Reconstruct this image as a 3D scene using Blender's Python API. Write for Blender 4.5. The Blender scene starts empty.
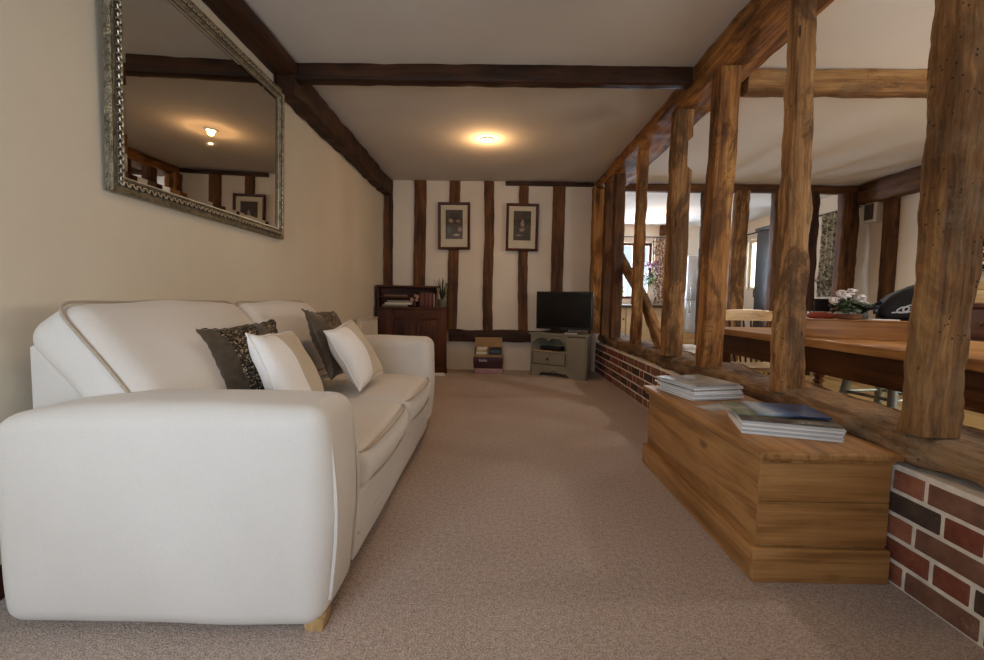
import bpy, bmesh, math, random
from math import sin, cos, pi, radians, sqrt
from mathutils import Vector, Matrix, noise
random.seed(7)
S = bpy.context.scene
COL = S.collection

# ------------------------------------------------------------------ helpers
def C(h, a=1.0):
    h = h.lstrip('#')
    r = []
    for i in (0, 2, 4):
        c = int(h[i:i+2], 16) / 255
        r.append(c / 12.92 if c <= .04045 else ((c + .055) / 1.055) ** 2.4)
    return (r[0], r[1], r[2], a)

def T(x=0, y=0, z=0): return Matrix.Translation((x, y, z))
def R(a, ax): return Matrix.Rotation(radians(a), 4, ax)

class MB:
    def __init__(s): s.v = []; s.f = []; s.m = []
    def add(s, vs, fs, mat=0, M=None):
        o = len(s.v)
        for v in vs:
            v = Vector(v)
            s.v.append(M @ v if M is not None else v)
        for f in fs:
            s.f.append(tuple(i + o for i in f)); s.m.append(mat)
        return s
    def box(s, x0, x1, y0, y1, z0, z1, mat=0, M=None):
        vs = [(x0,y0,z0),(x1,y0,z0),(x1,y1,z0),(x0,y1,z0),(x0,y0,z1),(x1,y0,z1),(x1,y1,z1),(x0,y1,z1)]
        fs = [(0,3,2,1),(4,5,6,7),(0,1,5,4),(1,2,6,5),(2,3,7,6),(3,0,4,7)]
        return s.add(vs, fs, mat, M)
    def soft(s, c, size, r, bulge=(0,0,0), n=8, e=4, mat=0, M=None, wr=0, wf=6, fn=None):
        hx, hy, hz = [q / 2 for q in size]
        r = min(r, hx * .98, hy * .98, hz * .98)
        def axis(h):
            a = [-h + r * i / (e - 1) for i in range(e)]
            b = [-h + r + (2 * h - 2 * r) * i / n for i in range(1, n)]
            return a + b + [-q for q in reversed(a)]
        A = [axis(hx), axis(hy), axis(hz)]
        H = (hx, hy, hz)
        vs = []; fs = []
        for ax in range(3):
            u, w = (ax + 1) % 3, (ax + 2) % 3
            for sg in (-1, 1):
                o = len(vs); U, Wd = A[u], A[w]
                for a in U:
                    for b in Wd:
                        p = [0, 0, 0]; p[ax] = sg * H[ax]; p[u] = a; p[w] = b
                        inn = [max(-(H[k] - r), min(H[k] - r, p[k])) for k in range(3)]
                        d = Vector([p[k] - inn[k] for k in range(3)])
                        d = d.normalized() * r if d.length > 1e-9 else d
                        q = Vector(inn) + d
                        t = [max(-1, min(1, q[k] / H[k])) for k in range(3)]
                        q.x += bulge[0] * t[0] * (1 - t[1]**2) * (1 - t[2]**2)
                        q.y += bulge[1] * t[1] * (1 - t[0]**2) * (1 - t[2]**2)
                        q.z += bulge[2] * t[2] * (1 - t[0]**2) * (1 - t[1]**2)
                        if wr:
                            nv = noise.noise_vector(q * wf + Vector(c) * 3)
                            q += nv * wr
                        if fn: q = fn(q, t)
                        vs.append(q + Vector(c))
                nw = len(Wd)
                for i in range(len(U) - 1):
                    for j in range(nw - 1):
                        f = (o + i*nw + j, o + (i+1)*nw + j, o + (i+1)*nw + j + 1, o + i*nw + j + 1)
                        fs.append(f if sg > 0 else f[::-1])
        return s.add(vs, fs, mat, M)
    def rbox(s, x0, x1, y0, y1, z0, z1, r=.004, mat=0, M=None, e=3):
        return s.soft(((x0+x1)/2, (y0+y1)/2, (z0+z1)/2), (x1-x0, y1-y0, z1-z0), r, n=1, e=e, mat=mat, M=M)
    def tube(s, pts, r, seg=8, closed=False, mat=0, M=None, caps=True):
        pts = [Vector(p) for p in pts]; n = len(pts); vs = []; fs = []
        rr = r if callable(r) else (lambda t: r)
        up = None
        for i, p in enumerate(pts):
            a = pts[(i - 1) % n] if (closed or i > 0) else p
            b = pts[(i + 1) % n] if (closed or i < n - 1) else p
            d = (b - a).normalized()
            if up is None:
                up = Vector((0, 0, 1)) if abs(d.z) < .9 else Vector((1, 0, 0))
            x = d.cross(up).normalized(); up = x.cross(d).normalized()
            q = rr(i / max(1, n - 1))
            for k in range(seg):
                t = 2 * pi * k / seg
                vs.append(p + x * cos(t) * q + up * sin(t) * q)
        m = n if closed else n - 1
        for i in range(m):
            for k in range(seg):
                i2 = (i + 1) % n; k2 = (k + 1) % seg
                fs.append((i*seg + k, i*seg + k2, i2*seg + k2, i2*seg + k))
        if caps and not closed:
            fs.append(tuple(range(seg))[::-1]); fs.append(tuple((n-1)*seg + k for k in range(seg)))
        return s.add(vs, fs, mat, M)
    def lathe(s, prof, seg=20, mat=0, M=None):
        vs = []; fs = []; n = len(prof)
        for (r, z) in prof:
            for k in range(seg):
                t = 2 * pi * k / seg
                vs.append((r * cos(t), r * sin(t), z))
        for i in range(n - 1):
            for k in range(seg):
                k2 = (k + 1) % seg
                fs.append((i*seg + k, i*seg + k2, (i+1)*seg + k2, (i+1)*seg + k))
        fs.append(tuple(range(seg))[::-1]); fs.append(tuple((n-1)*seg + k for k in range(seg)))
        return s.add(vs, fs, mat, M)
    def prism(s, poly, z0, z1, mat=0, M=None):
        n = len(poly)
        vs = [(a, b, z0) for a, b in poly] + [(a, b, z1) for a, b in poly]
        fs = [tuple(range(n))[::-1], tuple(range(n, 2*n))]
        fs += [(i, (i+1) % n, (i+1) % n + n, i + n) for i in range(n)]
        return s.add(vs, fs, mat, M)
    def grid(s, fn, nu, nv, mat=0, M=None):
        vs = [fn(i / nu, j / nv) for i in range(nu + 1) for j in range(nv + 1)]
        fs = [(i*(nv+1)+j, (i+1)*(nv+1)+j, (i+1)*(nv+1)+j+1, i*(nv+1)+j+1) for i in range(nu) for j in range(nv)]
        return s.add(vs, fs, mat, M)
    def build(s, name, mats, parent=None, smooth=True, merge=True, M=None, angle=38, recalc=True):
        me = bpy.data.meshes.new(name)
        me.from_pydata([tuple(v) for v in s.v], [], s.f)
        if not isinstance(mats, (list, tuple)): mats = [mats]
        for m in mats: me.materials.append(m)
        me.polygons.foreach_set('material_index', s.m)
        bm = bmesh.new(); bm.from_mesh(me)
        if merge: bmesh.ops.remove_doubles(bm, verts=bm.verts, dist=1e-5)
        if recalc: bmesh.ops.recalc_face_normals(bm, faces=bm.faces)
        bm.to_mesh(me); bm.free()
        if smooth:
            me.shade_smooth(); me.set_sharp_from_angle(angle=radians(angle))
        o = bpy.data.objects.new(name, me); COL.objects.link(o)
        if M is not None: o.matrix_world = M
        if parent: o.parent = parent
        return o

def tag(o, label=None, cat=None, group=None, kind=None):
    if label: o['label'] = label
    if cat: o['category'] = cat
    if group: o['group'] = group
    if kind: o['kind'] = kind
    return o
def thing(name, label, cat, loc=(0,0,0), rz=0, group=None):
    o = bpy.data.objects.new(name, None); COL.objects.link(o)
    o.location = loc; o.rotation_euler = (0, 0, radians(rz)); o.empty_display_size = .1
    return tag(o, label, cat, group)
def struct(o): o['kind'] = 'structure'; return o
def dup(root, label=None, loc=None, rz=None):
    r = root.copy(); COL.objects.link(r)
    if label: r['label'] = label
    if loc is not None: r.location = loc
    if rz is not None: r.rotation_euler = (0, 0, radians(rz))
    def rec(a, b):
        for ch in list(a.children):
            c = ch.copy(); COL.objects.link(c); c.parent = b
            rec(ch, c)
    rec(root, r)
    return r

# ------------------------------------------------------------------ materials
class NT:
    def __init__(s, name):
        s.mat = bpy.data.materials.new(name); s.mat.use_nodes = True
        s.t = s.mat.node_tree; s.n = s.t.nodes; s.l = s.t.links
        s.b = s.n['Principled BSDF']; s.out = s.n['Material Output']
    def node(s, typ, **kw):
        n = s.n.new(typ)
        for k, v in kw.items():
            if k.startswith('_'): setattr(n, k[1:], v)
        return n
    def put(s, sock, v):
        if hasattr(v, 'is_output') or isinstance(v, bpy.types.NodeSocket): s.l.new(v, sock)
        else: sock.default_value = v
    def coords(s, scale=(1,1,1), rand=0.0, loc=(0,0,0)):
        tc = s.n.new('ShaderNodeTexCoord'); v = tc.outputs['Object']
        if rand:
            oi = s.n.new('ShaderNodeObjectInfo')
            m = s.n.new('ShaderNodeMath'); m.operation = 'MULTIPLY'; s.l.new(oi.outputs['Random'], m.inputs[0]); m.inputs[1].default_value = rand
            a = s.n.new('ShaderNodeVectorMath'); a.operation = 'ADD'; s.l.new(v, a.inputs[0]); s.l.new(m.outputs[0], a.inputs[1]); v = a.outputs[0]
        mp = s.n.new('ShaderNodeMapping'); s.l.new(v, mp.inputs[0]); mp.inputs['Scale'].default_value = scale; mp.inputs['Location'].default_value = loc
        return mp.outputs[0]
    def noise(s, vec, scale, detail=4, rough=.55, dist=0):
        n = s.n.new('ShaderNodeTexNoise'); s.l.new(vec, n.inputs['Vector'])
        n.inputs['Scale'].default_value = scale; n.inputs['Detail'].default_value = detail
        n.inputs['Roughness'].default_value = rough; n.inputs['Distortion'].default_value = dist
        return n.outputs['Fac']
    def voro(s, vec, scale, feature='F1'):
        n = s.n.new('ShaderNodeTexVoronoi'); n.feature = feature; s.l.new(vec, n.inputs['Vector']); n.inputs['Scale'].default_value = scale
        return n
    def ramp(s, fac, stops, interp='LINEAR'):
        n = s.n.new('ShaderNodeValToRGB'); s.l.new(fac, n.inputs[0]); e = n.color_ramp.elements
        n.color_ramp.interpolation = interp
        while len(e) < len(stops): e.new(.5)
        for i, (p, c) in enumerate(stops):
            e[i].position = p; e[i].color = c if len(c) == 4 else (*c, 1)
        return n.outputs[0]
    def mix(s, fac, a, b, typ='MIX'):
        n = s.n.new('ShaderNodeMix'); n.data_type = 'RGBA'; n.blend_type = typ
        s.put(n.inputs['Factor'], fac); s.put(n.inputs[6], a); s.put(n.inputs[7], b)
        return n.outputs[2]
    def math(s, op, a, b=0.0):
        n = s.n.new('ShaderNodeMath'); n.operation = op; s.put(n.inputs[0], a); s.put(n.inputs[1], b); return n.outputs[0]
    def bump(s, h, strength=.3, dist=.01):
        n = s.n.new('ShaderNodeBump'); s.l.new(h, n.inputs['Height']); n.inputs['Strength'].default_value = strength; n.inputs['Distance'].default_value = dist
        s.l.new(n.outputs[0], s.b.inputs['Normal'])
    def fin(s, color=None, rough=.6, metal=0, spec=None, sheen=0):
        if color is not None: s.put(s.b.inputs['Base Color'], color)
        s.put(s.b.inputs['Roughness'], rough); s.b.inputs['Metallic'].default_value = metal
        if spec is not None: s.b.inputs['Specular IOR Level'].default_value = spec
        if sheen: s.b.inputs['Sheen Weight'].default_value = sheen
        return s.mat

def plain(name, col, rough=.5, metal=0, var=.08, sc=8, spec=None, bump=0):
    t = NT(name); v = t.coords((1,1,1), 5)
    n = t.noise(v, sc, 3)
    c = C(col)
    d = tuple(max(0, q * (1 - var * 2)) for q in c[:3]) + (1,)
    l = tuple(min(1, q * (1 + var)) for q in c[:3]) + (1,)
    col = t.ramp(n, [(.3, d), (.7, l)])
    if bump: t.bump(t.noise(v, sc * 8, 4), bump, .004)
    return t.fin(col, rough, metal, spec)

def wood(name, dark, mid, light, axis='Z', s=1.0, rough=.6, holes=0.0, bump=.3, knots=True, crack=0.0, spec=.3, wear=None, stain=0.0):
    t = NT(name)
    k = {'X': 0, 'Y': 1, 'Z': 2}[axis]
    def sc(a, along):
        q = [a, a, a]; q[k] = along; return tuple(q)
    v1 = t.coords(sc(s, s * .09), 9); v2 = t.coords(sc(s, s * .03), 9); v3 = t.coords((s, s, s), 9)
    n1 = t.noise(v1, 11, 5, .6, .8)
    n2 = t.noise(v2, 75, 3, .6, .3)
    nb = t.noise(v3, 2.2, 3, .6)
    fac = t.math('ADD', t.math('MULTIPLY', n1, .55), t.math('ADD', t.math('MULTIPLY', n2, .25), t.math('MULTIPLY', nb, .2)))
    col = t.ramp(fac, [(.37, C(dark)), (.5, C(mid)), (.63, C(light))])
    height = fac
    if stain:
        st = t.ramp(t.noise(t.coords(sc(s, s * .35), 9), 6, 6, .7, .6), [(.43, (1,1,1,1)), (.53, (0,0,0,1))])
        col = t.mix(t.math('MULTIPLY', st, stain), col, tuple(q * .7 for q in C(dark)[:3]) + (1,))
    if wear:
        w = t.ramp(t.noise(v3, 5, 5, .7), [(.5, (0,0,0,1)), (.68, (1,1,1,1))])
        col = t.mix(t.math('MULTIPLY', w, .6), col, C(wear))
    if knots:
        vk = t.coords(sc(s, s * .45), 9)
        vo = t.voro(vk, 3.2 if knots is True else knots)
        kk = t.ramp(vo.outputs['Distance'], [(.05, (1,1,1,1)), (.13, (0,0,0,1))])
        col = t.mix(t.math('MULTIPLY', kk, .65), col, tuple(q * .45 for q in C(dark)[:3]) + (1,))
    if holes:
        vh = t.voro(v3, 62); sep = t.n.new('ShaderNodeSeparateColor'); t.l.new(vh.outputs['Color'], sep.inputs[0])
        on = t.math('MULTIPLY', t.math('LESS_THAN', sep.outputs[0], holes), t.math('GREATER_THAN', t.noise(v3, 4, 3), .5))
        dot = t.math('MULTIPLY', on, t.math('LESS_THAN', vh.outputs['Distance'], .22))
        col = t.mix(t.math('MULTIPLY', dot, .8), col, C('#1c0f06'))
        height = t.math('SUBTRACT', height, dot)
    if holes:
        vc = t.voro(t.coords(sc(s, s * .22), 5), 17); sp2 = t.n.new('ShaderNodeSeparateColor'); t.l.new(vc.outputs['Color'], sp2.inputs[0])
        ck = t.math('MULTIPLY', t.math('LESS_THAN', sp2.outputs[0], .22), t.math('LESS_THAN', vc.outputs['Distance'], .12))
        col = t.mix(t.math('MULTIPLY', ck, .8), col, C('#1e1007'))
        height = t.math('SUBTRACT', height, t.math('MULTIPLY', ck, .8))
        fg = t.noise(t.coords(sc(s, s * .05), 9), 160, 3, .7)
        col = t.mix(.35, col, t.ramp(fg, [(.35, (.25,.22,.2,1)), (.6, (1,1,1,1))]), 'MULTIPLY')
    if crack:
        cr = t.ramp(t.noise(v2, 9, 4, .6, .4), [(.30, (1,1,1,1)), (.35, (0,0,0,1))])
        col = t.mix(t.math('MULTIPLY', cr, crack), col, C('#1e1108'))
        height = t.math('SUBTRACT', height, t.math('MULTIPLY', cr, .6))
    t.bump(height, bump, .012)
    return t.fin(col, rough, 0, spec)

def emis(name, col, st):
    t = NT(name); e = t.n.new('ShaderNodeEmission'); e.inputs[0].default_value = C(col); e.inputs[1].default_value = st
    t.l.new(e.outputs[0], t.out.inputs[0]); return t.mat

def glass(name, tint='#ffffff', refl=.08):
    t = NT(name)
    a = t.n.new('ShaderNodeBsdfTransparent'); a.inputs[0].default_value = C(tint)
    g = t.n.new('ShaderNodeBsdfGlossy'); g.inputs['Roughness'].default_value = .02
    m = t.n.new('ShaderNodeMixShader'); m.inputs[0].default_value = refl
    t.l.new(a.outputs[0], m.inputs[1]); t.l.new(g.outputs[0], m.inputs[2]); t.l.new(m.outputs[0], t.out.inputs[0])
    return t.mat

def fabric(name, c1, c2, sc=260, rough=.9, bump=.25, big=.5):
    t = NT(name); v = t.coords((1,1,1), 3)
    wv = t.noise(v, sc, 2, .6); nb = t.noise(v, 3.0, 3)
    f = t.math('ADD', t.math('MULTIPLY', wv, 1 - big), t.math('MULTIPLY', nb, big))
    col = t.ramp(f, [(.3, C(c1)), (.7, C(c2))])
    t.bump(wv, bump, .002)
    return t.fin(col, rough, 0, .2, .15)

def painting(name, base, shapes, axis='XZ'):
    """flat procedural print: soft ellipses in object space; base colour is a muted brown"""
    t = NT(name)
    tc = t.n.new('ShaderNodeTexCoord'); co = tc.outputs['Object']
    nz = t.noise(t.coords((1,1,1), 4), 22, 4)
    col = t.mix(.35, C(base), t.ramp(nz, [(.3, C('#1c1712')), (.7, C('#6a5a48'))]))
    for (cx, cz, rx, rz, c, soft) in shapes:
        mp = t.n.new('ShaderNodeMapping'); mp.vector_type = 'POINT'
        mp.inputs['Location'].default_value = (-cx / rx, 0, -cz / rz); mp.inputs['Scale'].default_value = (1 / rx, 0, 1 / rz)
        t.l.new(co, mp.inputs[0])
        ln = t.n.new('ShaderNodeVectorMath'); ln.operation = 'LENGTH'; t.l.new(mp.outputs[0], ln.inputs[0])
        d = t.math('ADD', ln.outputs['Value'], t.math('MULTIPLY', t.math('SUBTRACT', nz, .5), 1.1))
        f = t.ramp(d, [(max(0, 1 - soft) * .5, (1,1,1,1)), (.5 + soft * .2, (0,0,0,1))])
        col = t.mix(t.math('MULTIPLY', f, .85), col, C(c))
    return t.fin(col, .35, 0, .3)

M = {}
M['oak'] = wood('old_oak', '#4c2c12', '#a26d38', '#c89656', s=1.0, holes=.35, bump=.5, crack=.6, rough=.75, stain=.7)
M['oak_pale'] = wood('weathered_oak', '#54381e', '#a57748', '#c69f6e', s=1.0, holes=.4, bump=.55, crack=.6, rough=.8, stain=.75)
M['oak_grey'] = wood('greyed_oak', '#513419', '#956b40', '#b8905c', s=1.0, holes=.4, bump=.7, crack=.6, rough=.85, wear='#8a7458', stain=.5)
M['oak_dark'] = wood('dark_oak', '#1e0f07', '#3f2412', '#5a371e', s=1.0, holes=.1, bump=.4, crack=.3, rough=.6, stain=.3)
M['oak_stud'] = wood('brown_oak_stud', '#2f1a09', '#67401d', '#83572c', s=1.0, holes=.12, bump=.4, crack=.3, rough=.65, stain=.35)
M['oak_sill'] = wood('sill_oak', '#49301a', '#8a6844', '#ab8a62', s=1.0, holes=.3, bump=.9, crack=.9, rough=.85, wear='#9c8b74', stain=.55)
for a in 'XYZ':
    M['pine' + a] = wood('antique_pine_' + a.lower(), '#7a5229', '#a87a48', '#bd925c', axis=a, s=1.1, holes=0, bump=.08, rough=.45, spec=.4, knots=5.5)
    M['maho' + a] = wood('mahogany_' + a.lower(), '#281208', '#4a260f', '#66381a', axis=a, s=1.1, bump=.06, rough=.5, knots=False, spec=.2)
    M['pale' + a] = wood('pale_pine_' + a.lower(), '#a98352', '#c9a673', '#d9bb8c', axis=a, s=1.1, bump=.06, rough=.4, knots=False, spec=.5)
    M['tab' + a] = wood('table_wood_' + a.lower(), '#6f4522', '#a5713c', '#bf9058', axis=a, s=1.0, bump=.06, rough=.4, spec=.5)
    M['tabd' + a] = wood('table_dark_wood_' + a.lower(), '#2a1509', '#4d2a12', '#67401f', axis=a, s=1.0, bump=.06, rough=.45, knots=False)

def wallmat(name, c1, c2):
    t = NT(name); v = t.coords()
    n = t.noise(v, 1.6, 4); f = t.noise(v, 60, 3)
    t.bump(t.math('ADD', t.math('MULTIPLY', n, .8), t.math('MULTIPLY', f, .1)), .12, .03)
    return t.fin(t.ramp(n, [(.3, C(c1)), (.7, C(c2))]), .9, 0, .15)
M['plaster'] = wallmat('cream_plaster', '#cdc1ac', '#d5cab6')
M['plaster_white'] = wallmat('white_plaster', '#d8cbb8', '#e0d4c3')
M['ceil'] = wallmat('ceiling_paint', '#c8c0b4', '#d0c9be')
def carpet():
    t = NT('beige_carpet'); v = t.coords()
    a = t.noise(v, 190, 2, .7); b = t.noise(v, 60, 3, .7); c = t.noise(v, 1.4, 3)
    f = t.math('ADD', t.math('MULTIPLY', a, .6), t.math('ADD', t.math('MULTIPLY', b, .3), t.math('MULTIPLY', c, .1)))
    col = t.ramp(f, [(.33, C('#716052')), (.47, C('#b59e8d')), (.56, C('#cdb9aa')), (.68, C('#e6d8cb'))])
    t.bump(f, .9, .02)
    return t.fin(col, 1.0, 0, .05, .2)
M['carpet'] = carpet()
M['woodfloor'] = wood('floor_boards', '#7f6038', '#b0905c', '#c6a874', axis='Y', s=.8, bump=.05, rough=.35)
M['sofa'] = fabric('cream_sofa_cloth', '#cac2b8', '#d6cfc6', 300, .92, .2)
M['pipe'] = fabric('sofa_piping_cloth', '#9c8c78', '#b3a48f', 300)
M['sofa_leg'] = M['paleZ']
M['cush_white'] = fabric('white_satin_cotton', '#dcd6cf', '#efeae4', 200, .6, .2)
M['cush_cream'] = fabric('oatmeal_linen', '#b7a993', '#cbbea9', 180, .9, .4)
M['brown_satin'] = fabric('brown_satin', '#3a3024', '#5d4f3e', 40, .38, .2)
def sequin():
    t = NT('dark_sequins'); v = t.coords()
    vo = t.voro(v, 190)
    sep = t.n.new('ShaderNodeSeparateColor'); t.l.new(vo.outputs['Color'], sep.inputs[0])
    col = t.ramp(sep.outputs[0], [(0, C('#15120f')), (.55, C('#2c241b')), (.75, C('#5d4b35')), (.92, C('#b9a88c'))])  # palest cells are sequin sparkle put into the colour
    t.bump(vo.outputs['Distance'], .8, .004)
    return t.fin(col, .3, .35)
M['sequin'] = sequin()
M['mortar'] = plain('mortar', '#e6dccb', .95, 0, .1, 20, .1, .4)
for i, (a, b) in enumerate([('#6b3a2b', '#8d5442'), ('#7d4835', '#a06a52'), ('#6a4838', '#8a6552'), ('#40332c', '#5d4c42')]):
    t = NT('brick_%s' % ['red', 'orange', 'brown', 'blue'][i]); v = t.coords()
    n = t.noise(v, 14, 5, .7); w = t.ramp(t.noise(v, 9, 5, .75), [(.60, (0,0,0,1)), (.72, (1,1,1,1))])
    c = t.mix(t.math('MULTIPLY', w, .4), t.ramp(n, [(.3, C(a)), (.7, C(b))]), C('#b39a82'))
    t.bump(t.noise(v, 70, 4, .7), .5, .006)
    M['brick%d' % i] = t.fin(c, .9, 0, .15)
def silverframe():
    t = NT('antique_silver'); v = t.coords()
    n = t.noise(v, 30, 4); vo = t.voro(v, 170)
    col = t.ramp(n, [(.3, C('#51493b')), (.7, C('#a3987f'))])
    t.bump(vo.outputs['Distance'], .6, .006)
    return t.fin(col, .38, .75)
M['silver'] = silverframe()
M['silver_bright'] = plain('bright_silver', '#c2b79f', .35, .7, .2, 60)  # lighter silver for the carving, its relief contrast put into the colour
M['silver_dark'] = plain('dark_silver', '#4a4233', .5, .5, .15, 40)  # darker silver for the recessed band under the carving
t = NT('mirror_glass'); M['mirror'] = t.fin(C('#c9c4bb'), .015, 1.0)
M['black'] = plain('black_plastic', '#0b0b0c', .35, 0, .1)
M['screen'] = plain('tv_screen', '#050506', .18, 0, .05, spec=.4)
M['greypaint'] = plain('grey_green_paint', '#8b8471', .55, 0, .06, 6)
M['card'] = plain('brown_cardboard', '#a8845a', .85, 0, .06)
M['maroon'] = plain('maroon_card', '#3d1214', .45, 0, .08)
M['pink'] = plain('dusty_pink_card', '#b59090', .7, 0, .06)
M['paper'] = plain('white_paper', '#efeeec', .7, 0, .04, 30)
M['paper_grey'] = plain('grey_paper', '#c2c4c6', .6, 0, .06, 30)
M['dwood'] = plain('dark_cupboard_wood', '#1c1512', .4, 0, .15, 5)
M['creamdoor'] = plain('cream_cabinet_paint', '#d2bf9c', .5, 0, .04, 4)
M['worktop'] = plain('dark_worktop', '#4a3526', .35, 0, .1, 20)
M['steel'] = plain('brushed_steel', '#d2dae2', .3, .35, .06, 4)
M['greymetal'] = plain('grey_painted_metal', '#93998f', .4, .3, .06)
M['whiteplastic'] = plain('white_plastic', '#d8d4cb', .5, 0, .04)
M['radiator'] = plain('cream_enamel', '#d8cdb9', .4, 0, .03)
M['grille'] = plain('dark_grille', '#4e463c', .6, 0, .1)
M['brass'] = plain('aged_brass', '#5a4526', .4, .8, .1)
M['frame'] = wood('picture_frame_wood', '#2a0f08', '#4a1e10', '#5e2a17', s=1.2, bump=.05, rough=.35, knots=False)
M['mount'] = plain('cream_mount_board', '#cfc3a8', .8, 0, .03)
M['leaf'] = plain('dark_leaf', '#2c3a1e', .5, 0, .2, 30)
M['leaf2'] = plain('fresh_leaf', '#4f7a34', .5, 0, .2, 30)
M['petal'] = plain('white_petal', '#e6dcd6', .6, 0, .05, 30)
M['purple'] = plain('purple_petal', '#8d4a78', .6, 0, .2, 40)
M['terracotta'] = plain('terracotta', '#7a4a30', .7, 0, .1)
M['ceramic'] = plain('white_ceramic', '#d9d6d0', .25, 0, .04)
M['greypot'] = plain('grey_pot', '#6b6456', .7, 0, .1)
M['bagcloth'] = plain('black_bag_cloth', '#121216', .7, 0, .2, 20, bump=.3)
M['bagmark'] = plain('white_print', '#b8bcc4', .6, 0, .04)
M['redcloth'] = plain('red_cloth', '#a2442e', .8, 0, .12, 20, bump=.3)
M['glass'] = glass('window_glass')
M['bluetin'] = None
def blotch(name, a, b, sc, thr=.5, rough=.6, soft=.05):
    t = NT(name); v = t.coords((1,1,1), 3); n = t.noise(v, sc, 4, .6, .6)
    return t.fin(t.ramp(n, [(thr - soft, C(a)), (thr + soft, C(b))]), rough, 0, .3)
M['bluetin'] = blotch('blue_patterned_tin', '#4a5c66', '#b7bdb8', 60)
M['bookpattern'] = blotch('patterned_white_cover', '#4a4038', '#c9c2b4', 70)
M['curtain'] = blotch('grey_printed_cloth', '#5f594c', '#c2b9a4', 26, .5, .9, .06)
M['curtain2'] = blotch('brown_printed_cloth', '#6e5848', '#d0bda6', 24, .52, .9, .06)
M['rail'] = plain('black_iron', '#17120e', .5, .6, .1)
M['bark'] = plain('garden_bark', '#4a3a28', .9, 0, .2)
M['bush'] = plain('garden_foliage', '#7cc05a', .7, 0, .25, 20)
M['grass'] = plain('garden_lawn', '#6a8f48', .9, 0, .2, 3)

# ------------------------------------------------------------------ dimensions
ZC = 2.42          # ceiling
XL = -1.46         # left wall
YB = 5.68          # back wall of the sitting room
YF = -.50         # wall behind the viewer
XR = 4.65          # right wall of the dining side
YK = 8.70          # far wall of the kitchen

# ------------------------------------------------------------------ shell
def wallbox(name, a, mat, holes=None, axis='x'):
    """a = x0,x1,y0,y1,z0,z1; holes = list of (u0,u1,z0,z1) along the wall"""
    mb = MB(); x0, x1, y0, y1, z0, z1 = a
    if not holes: mb.box(*a)
    else:
        u0, u1 = (y0, y1) if axis == 'y' else (x0, x1)
        def bx(p, q, r, s_):
            if q - p < 1e-4 or s_ - r < 1e-4: return
            if axis == 'y': mb.box(x0, x1, p, q, r, s_)
            else: mb.box(p, q, y0, y1, r, s_)
        cur = u0
        for (p, q, r, s_) in sorted(holes):
            bx(cur, p, z0, z1); bx(p, q, z0, r); bx(p, q, s_, z1); cur = q
        bx(cur, u1, z0, z1)
    return struct(mb.build(name, mat, smooth=False, merge=False, recalc=False))

wallbox('floor', (XL-.2, 1.40, YF-.2, YB+.15, -.12, 0), M['carpet'])
wallbox('floor_dining', (1.40, XR+.2, YF-.2, YK+.2, -.12, 0), M['woodfloor'])
wallbox('ceiling', (XL-.2, 1.42, YF-.2, YK+.2, ZC, ZC+.12), M['ceil'])
wallbox('ceiling_dining', (1.42, XR+.2, YF-.2, YK+.2, ZC, ZC+.12), wallmat('ceiling_paint_lit', '#e6e3dd', '#edeae5'))  # lighter copy of the ceiling paint; brighter daylight put into the colour
wallbox('wall_left', (XL-.15, XL, YF-.15, YB+.15, 0, ZC), M['plaster'])
wallbox('wall_back', (XL, 1.36, YB, YB+.15, 0, ZC), M['plaster_white'])
W1 = (-1.40, -.20, .35, 1.75); W1b = (3.1, 4.5, .8, 2.05)
wallbox('wall_front', (XL, XR, YF-.15, YF, 0, ZC), M['plaster'], [W1, W1b], 'x')
W2 = (2.36, 3.06, .98, 2.08)
wallbox('wall_kitchen_far', (1.21, XR, YK, YK+.15, 0, ZC), M['plaster_white'], [W2], 'x')
wallbox('wall_kitchen_left', (1.21, 1.36, YB+.15, YK, 0, ZC), M['plaster_white'])
W3 = (7.80, 8.22, 1.17, 2.08); W4 = (6.50, 6.74, 1.15, 2.02); W5 = (.6, 2.3, .95, 2.0)
wallbox('wall_right', (XR, XR+.15, YF-.15, YK+.15, 0, ZC), M['plaster_white'], [W3, W4, W5], 'y')
mb = MB(); mb.rbox(XL, XL+.016, YF, YB, 0, .1, .004)
struct(mb.build('baseboard_left', wood('baseboard_wood', '#2c100a', '#4d1f14', '#5f2b1c', axis='Y', knots=False, bump=.05)))
mb = MB(); mb.rbox(XR-.016, XR, YF, YK, 0, .1, .004)
struct(mb.build('baseboard_right', M['tabdY']))

def window(name, hole, axis, at, depth, framemat, mull=1):
    u0, u1, z0, z1 = hole; f = .05
    def bx(mb, p, q, r, s_, a, b):
        if axis == 'x': mb.rbox(p, q, a, b, r, s_, .004)
        else: mb.rbox(a, b, p, q, r, s_, .004)
    mb = MB(); a, b = at, at + depth
    bx(mb, u0, u1, z0, z0+f, a, b); bx(mb, u0, u1, z1-f, z1, a, b)
    bx(mb, u0, u0+f, z0+f, z1-f, a, b); bx(mb, u1-f, u1, z0+f, z1-f, a, b)
    for i in range(1, mull + 1):
        c = u0 + (u1 - u0) * i / (mull + 1)
        bx(mb, c-.025, c+.025, z0+f, z1-f, a, b)
    w = struct(mb.build(name, framemat))
    g = MB(); m = (a + b) / 2
    if axis == 'x': g.box(u0+f, u1-f, m-.003, m+.003, z0+f, z1-f)
    else: g.box(m-.003, m+.003, u0+f, u1-f, z0+f, z1-f)
    g.build('window_pane', M['glass'], w, smooth=False)
    return w
FR = M['mahoZ']
window('window_1', W1, 'x', YF-.11, .06, M['creamdoor'], 2)
window('added_window_2', W1b, 'x', YF-.11, .06, M['creamdoor'], 2)  # unseen window, added to brighten the dining side
window('window_3', W2, 'x', YK+.04, .06, FR, 1)
window('window_4', W3, 'y', XR+.05, .06, M['creamdoor'], 1)
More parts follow.
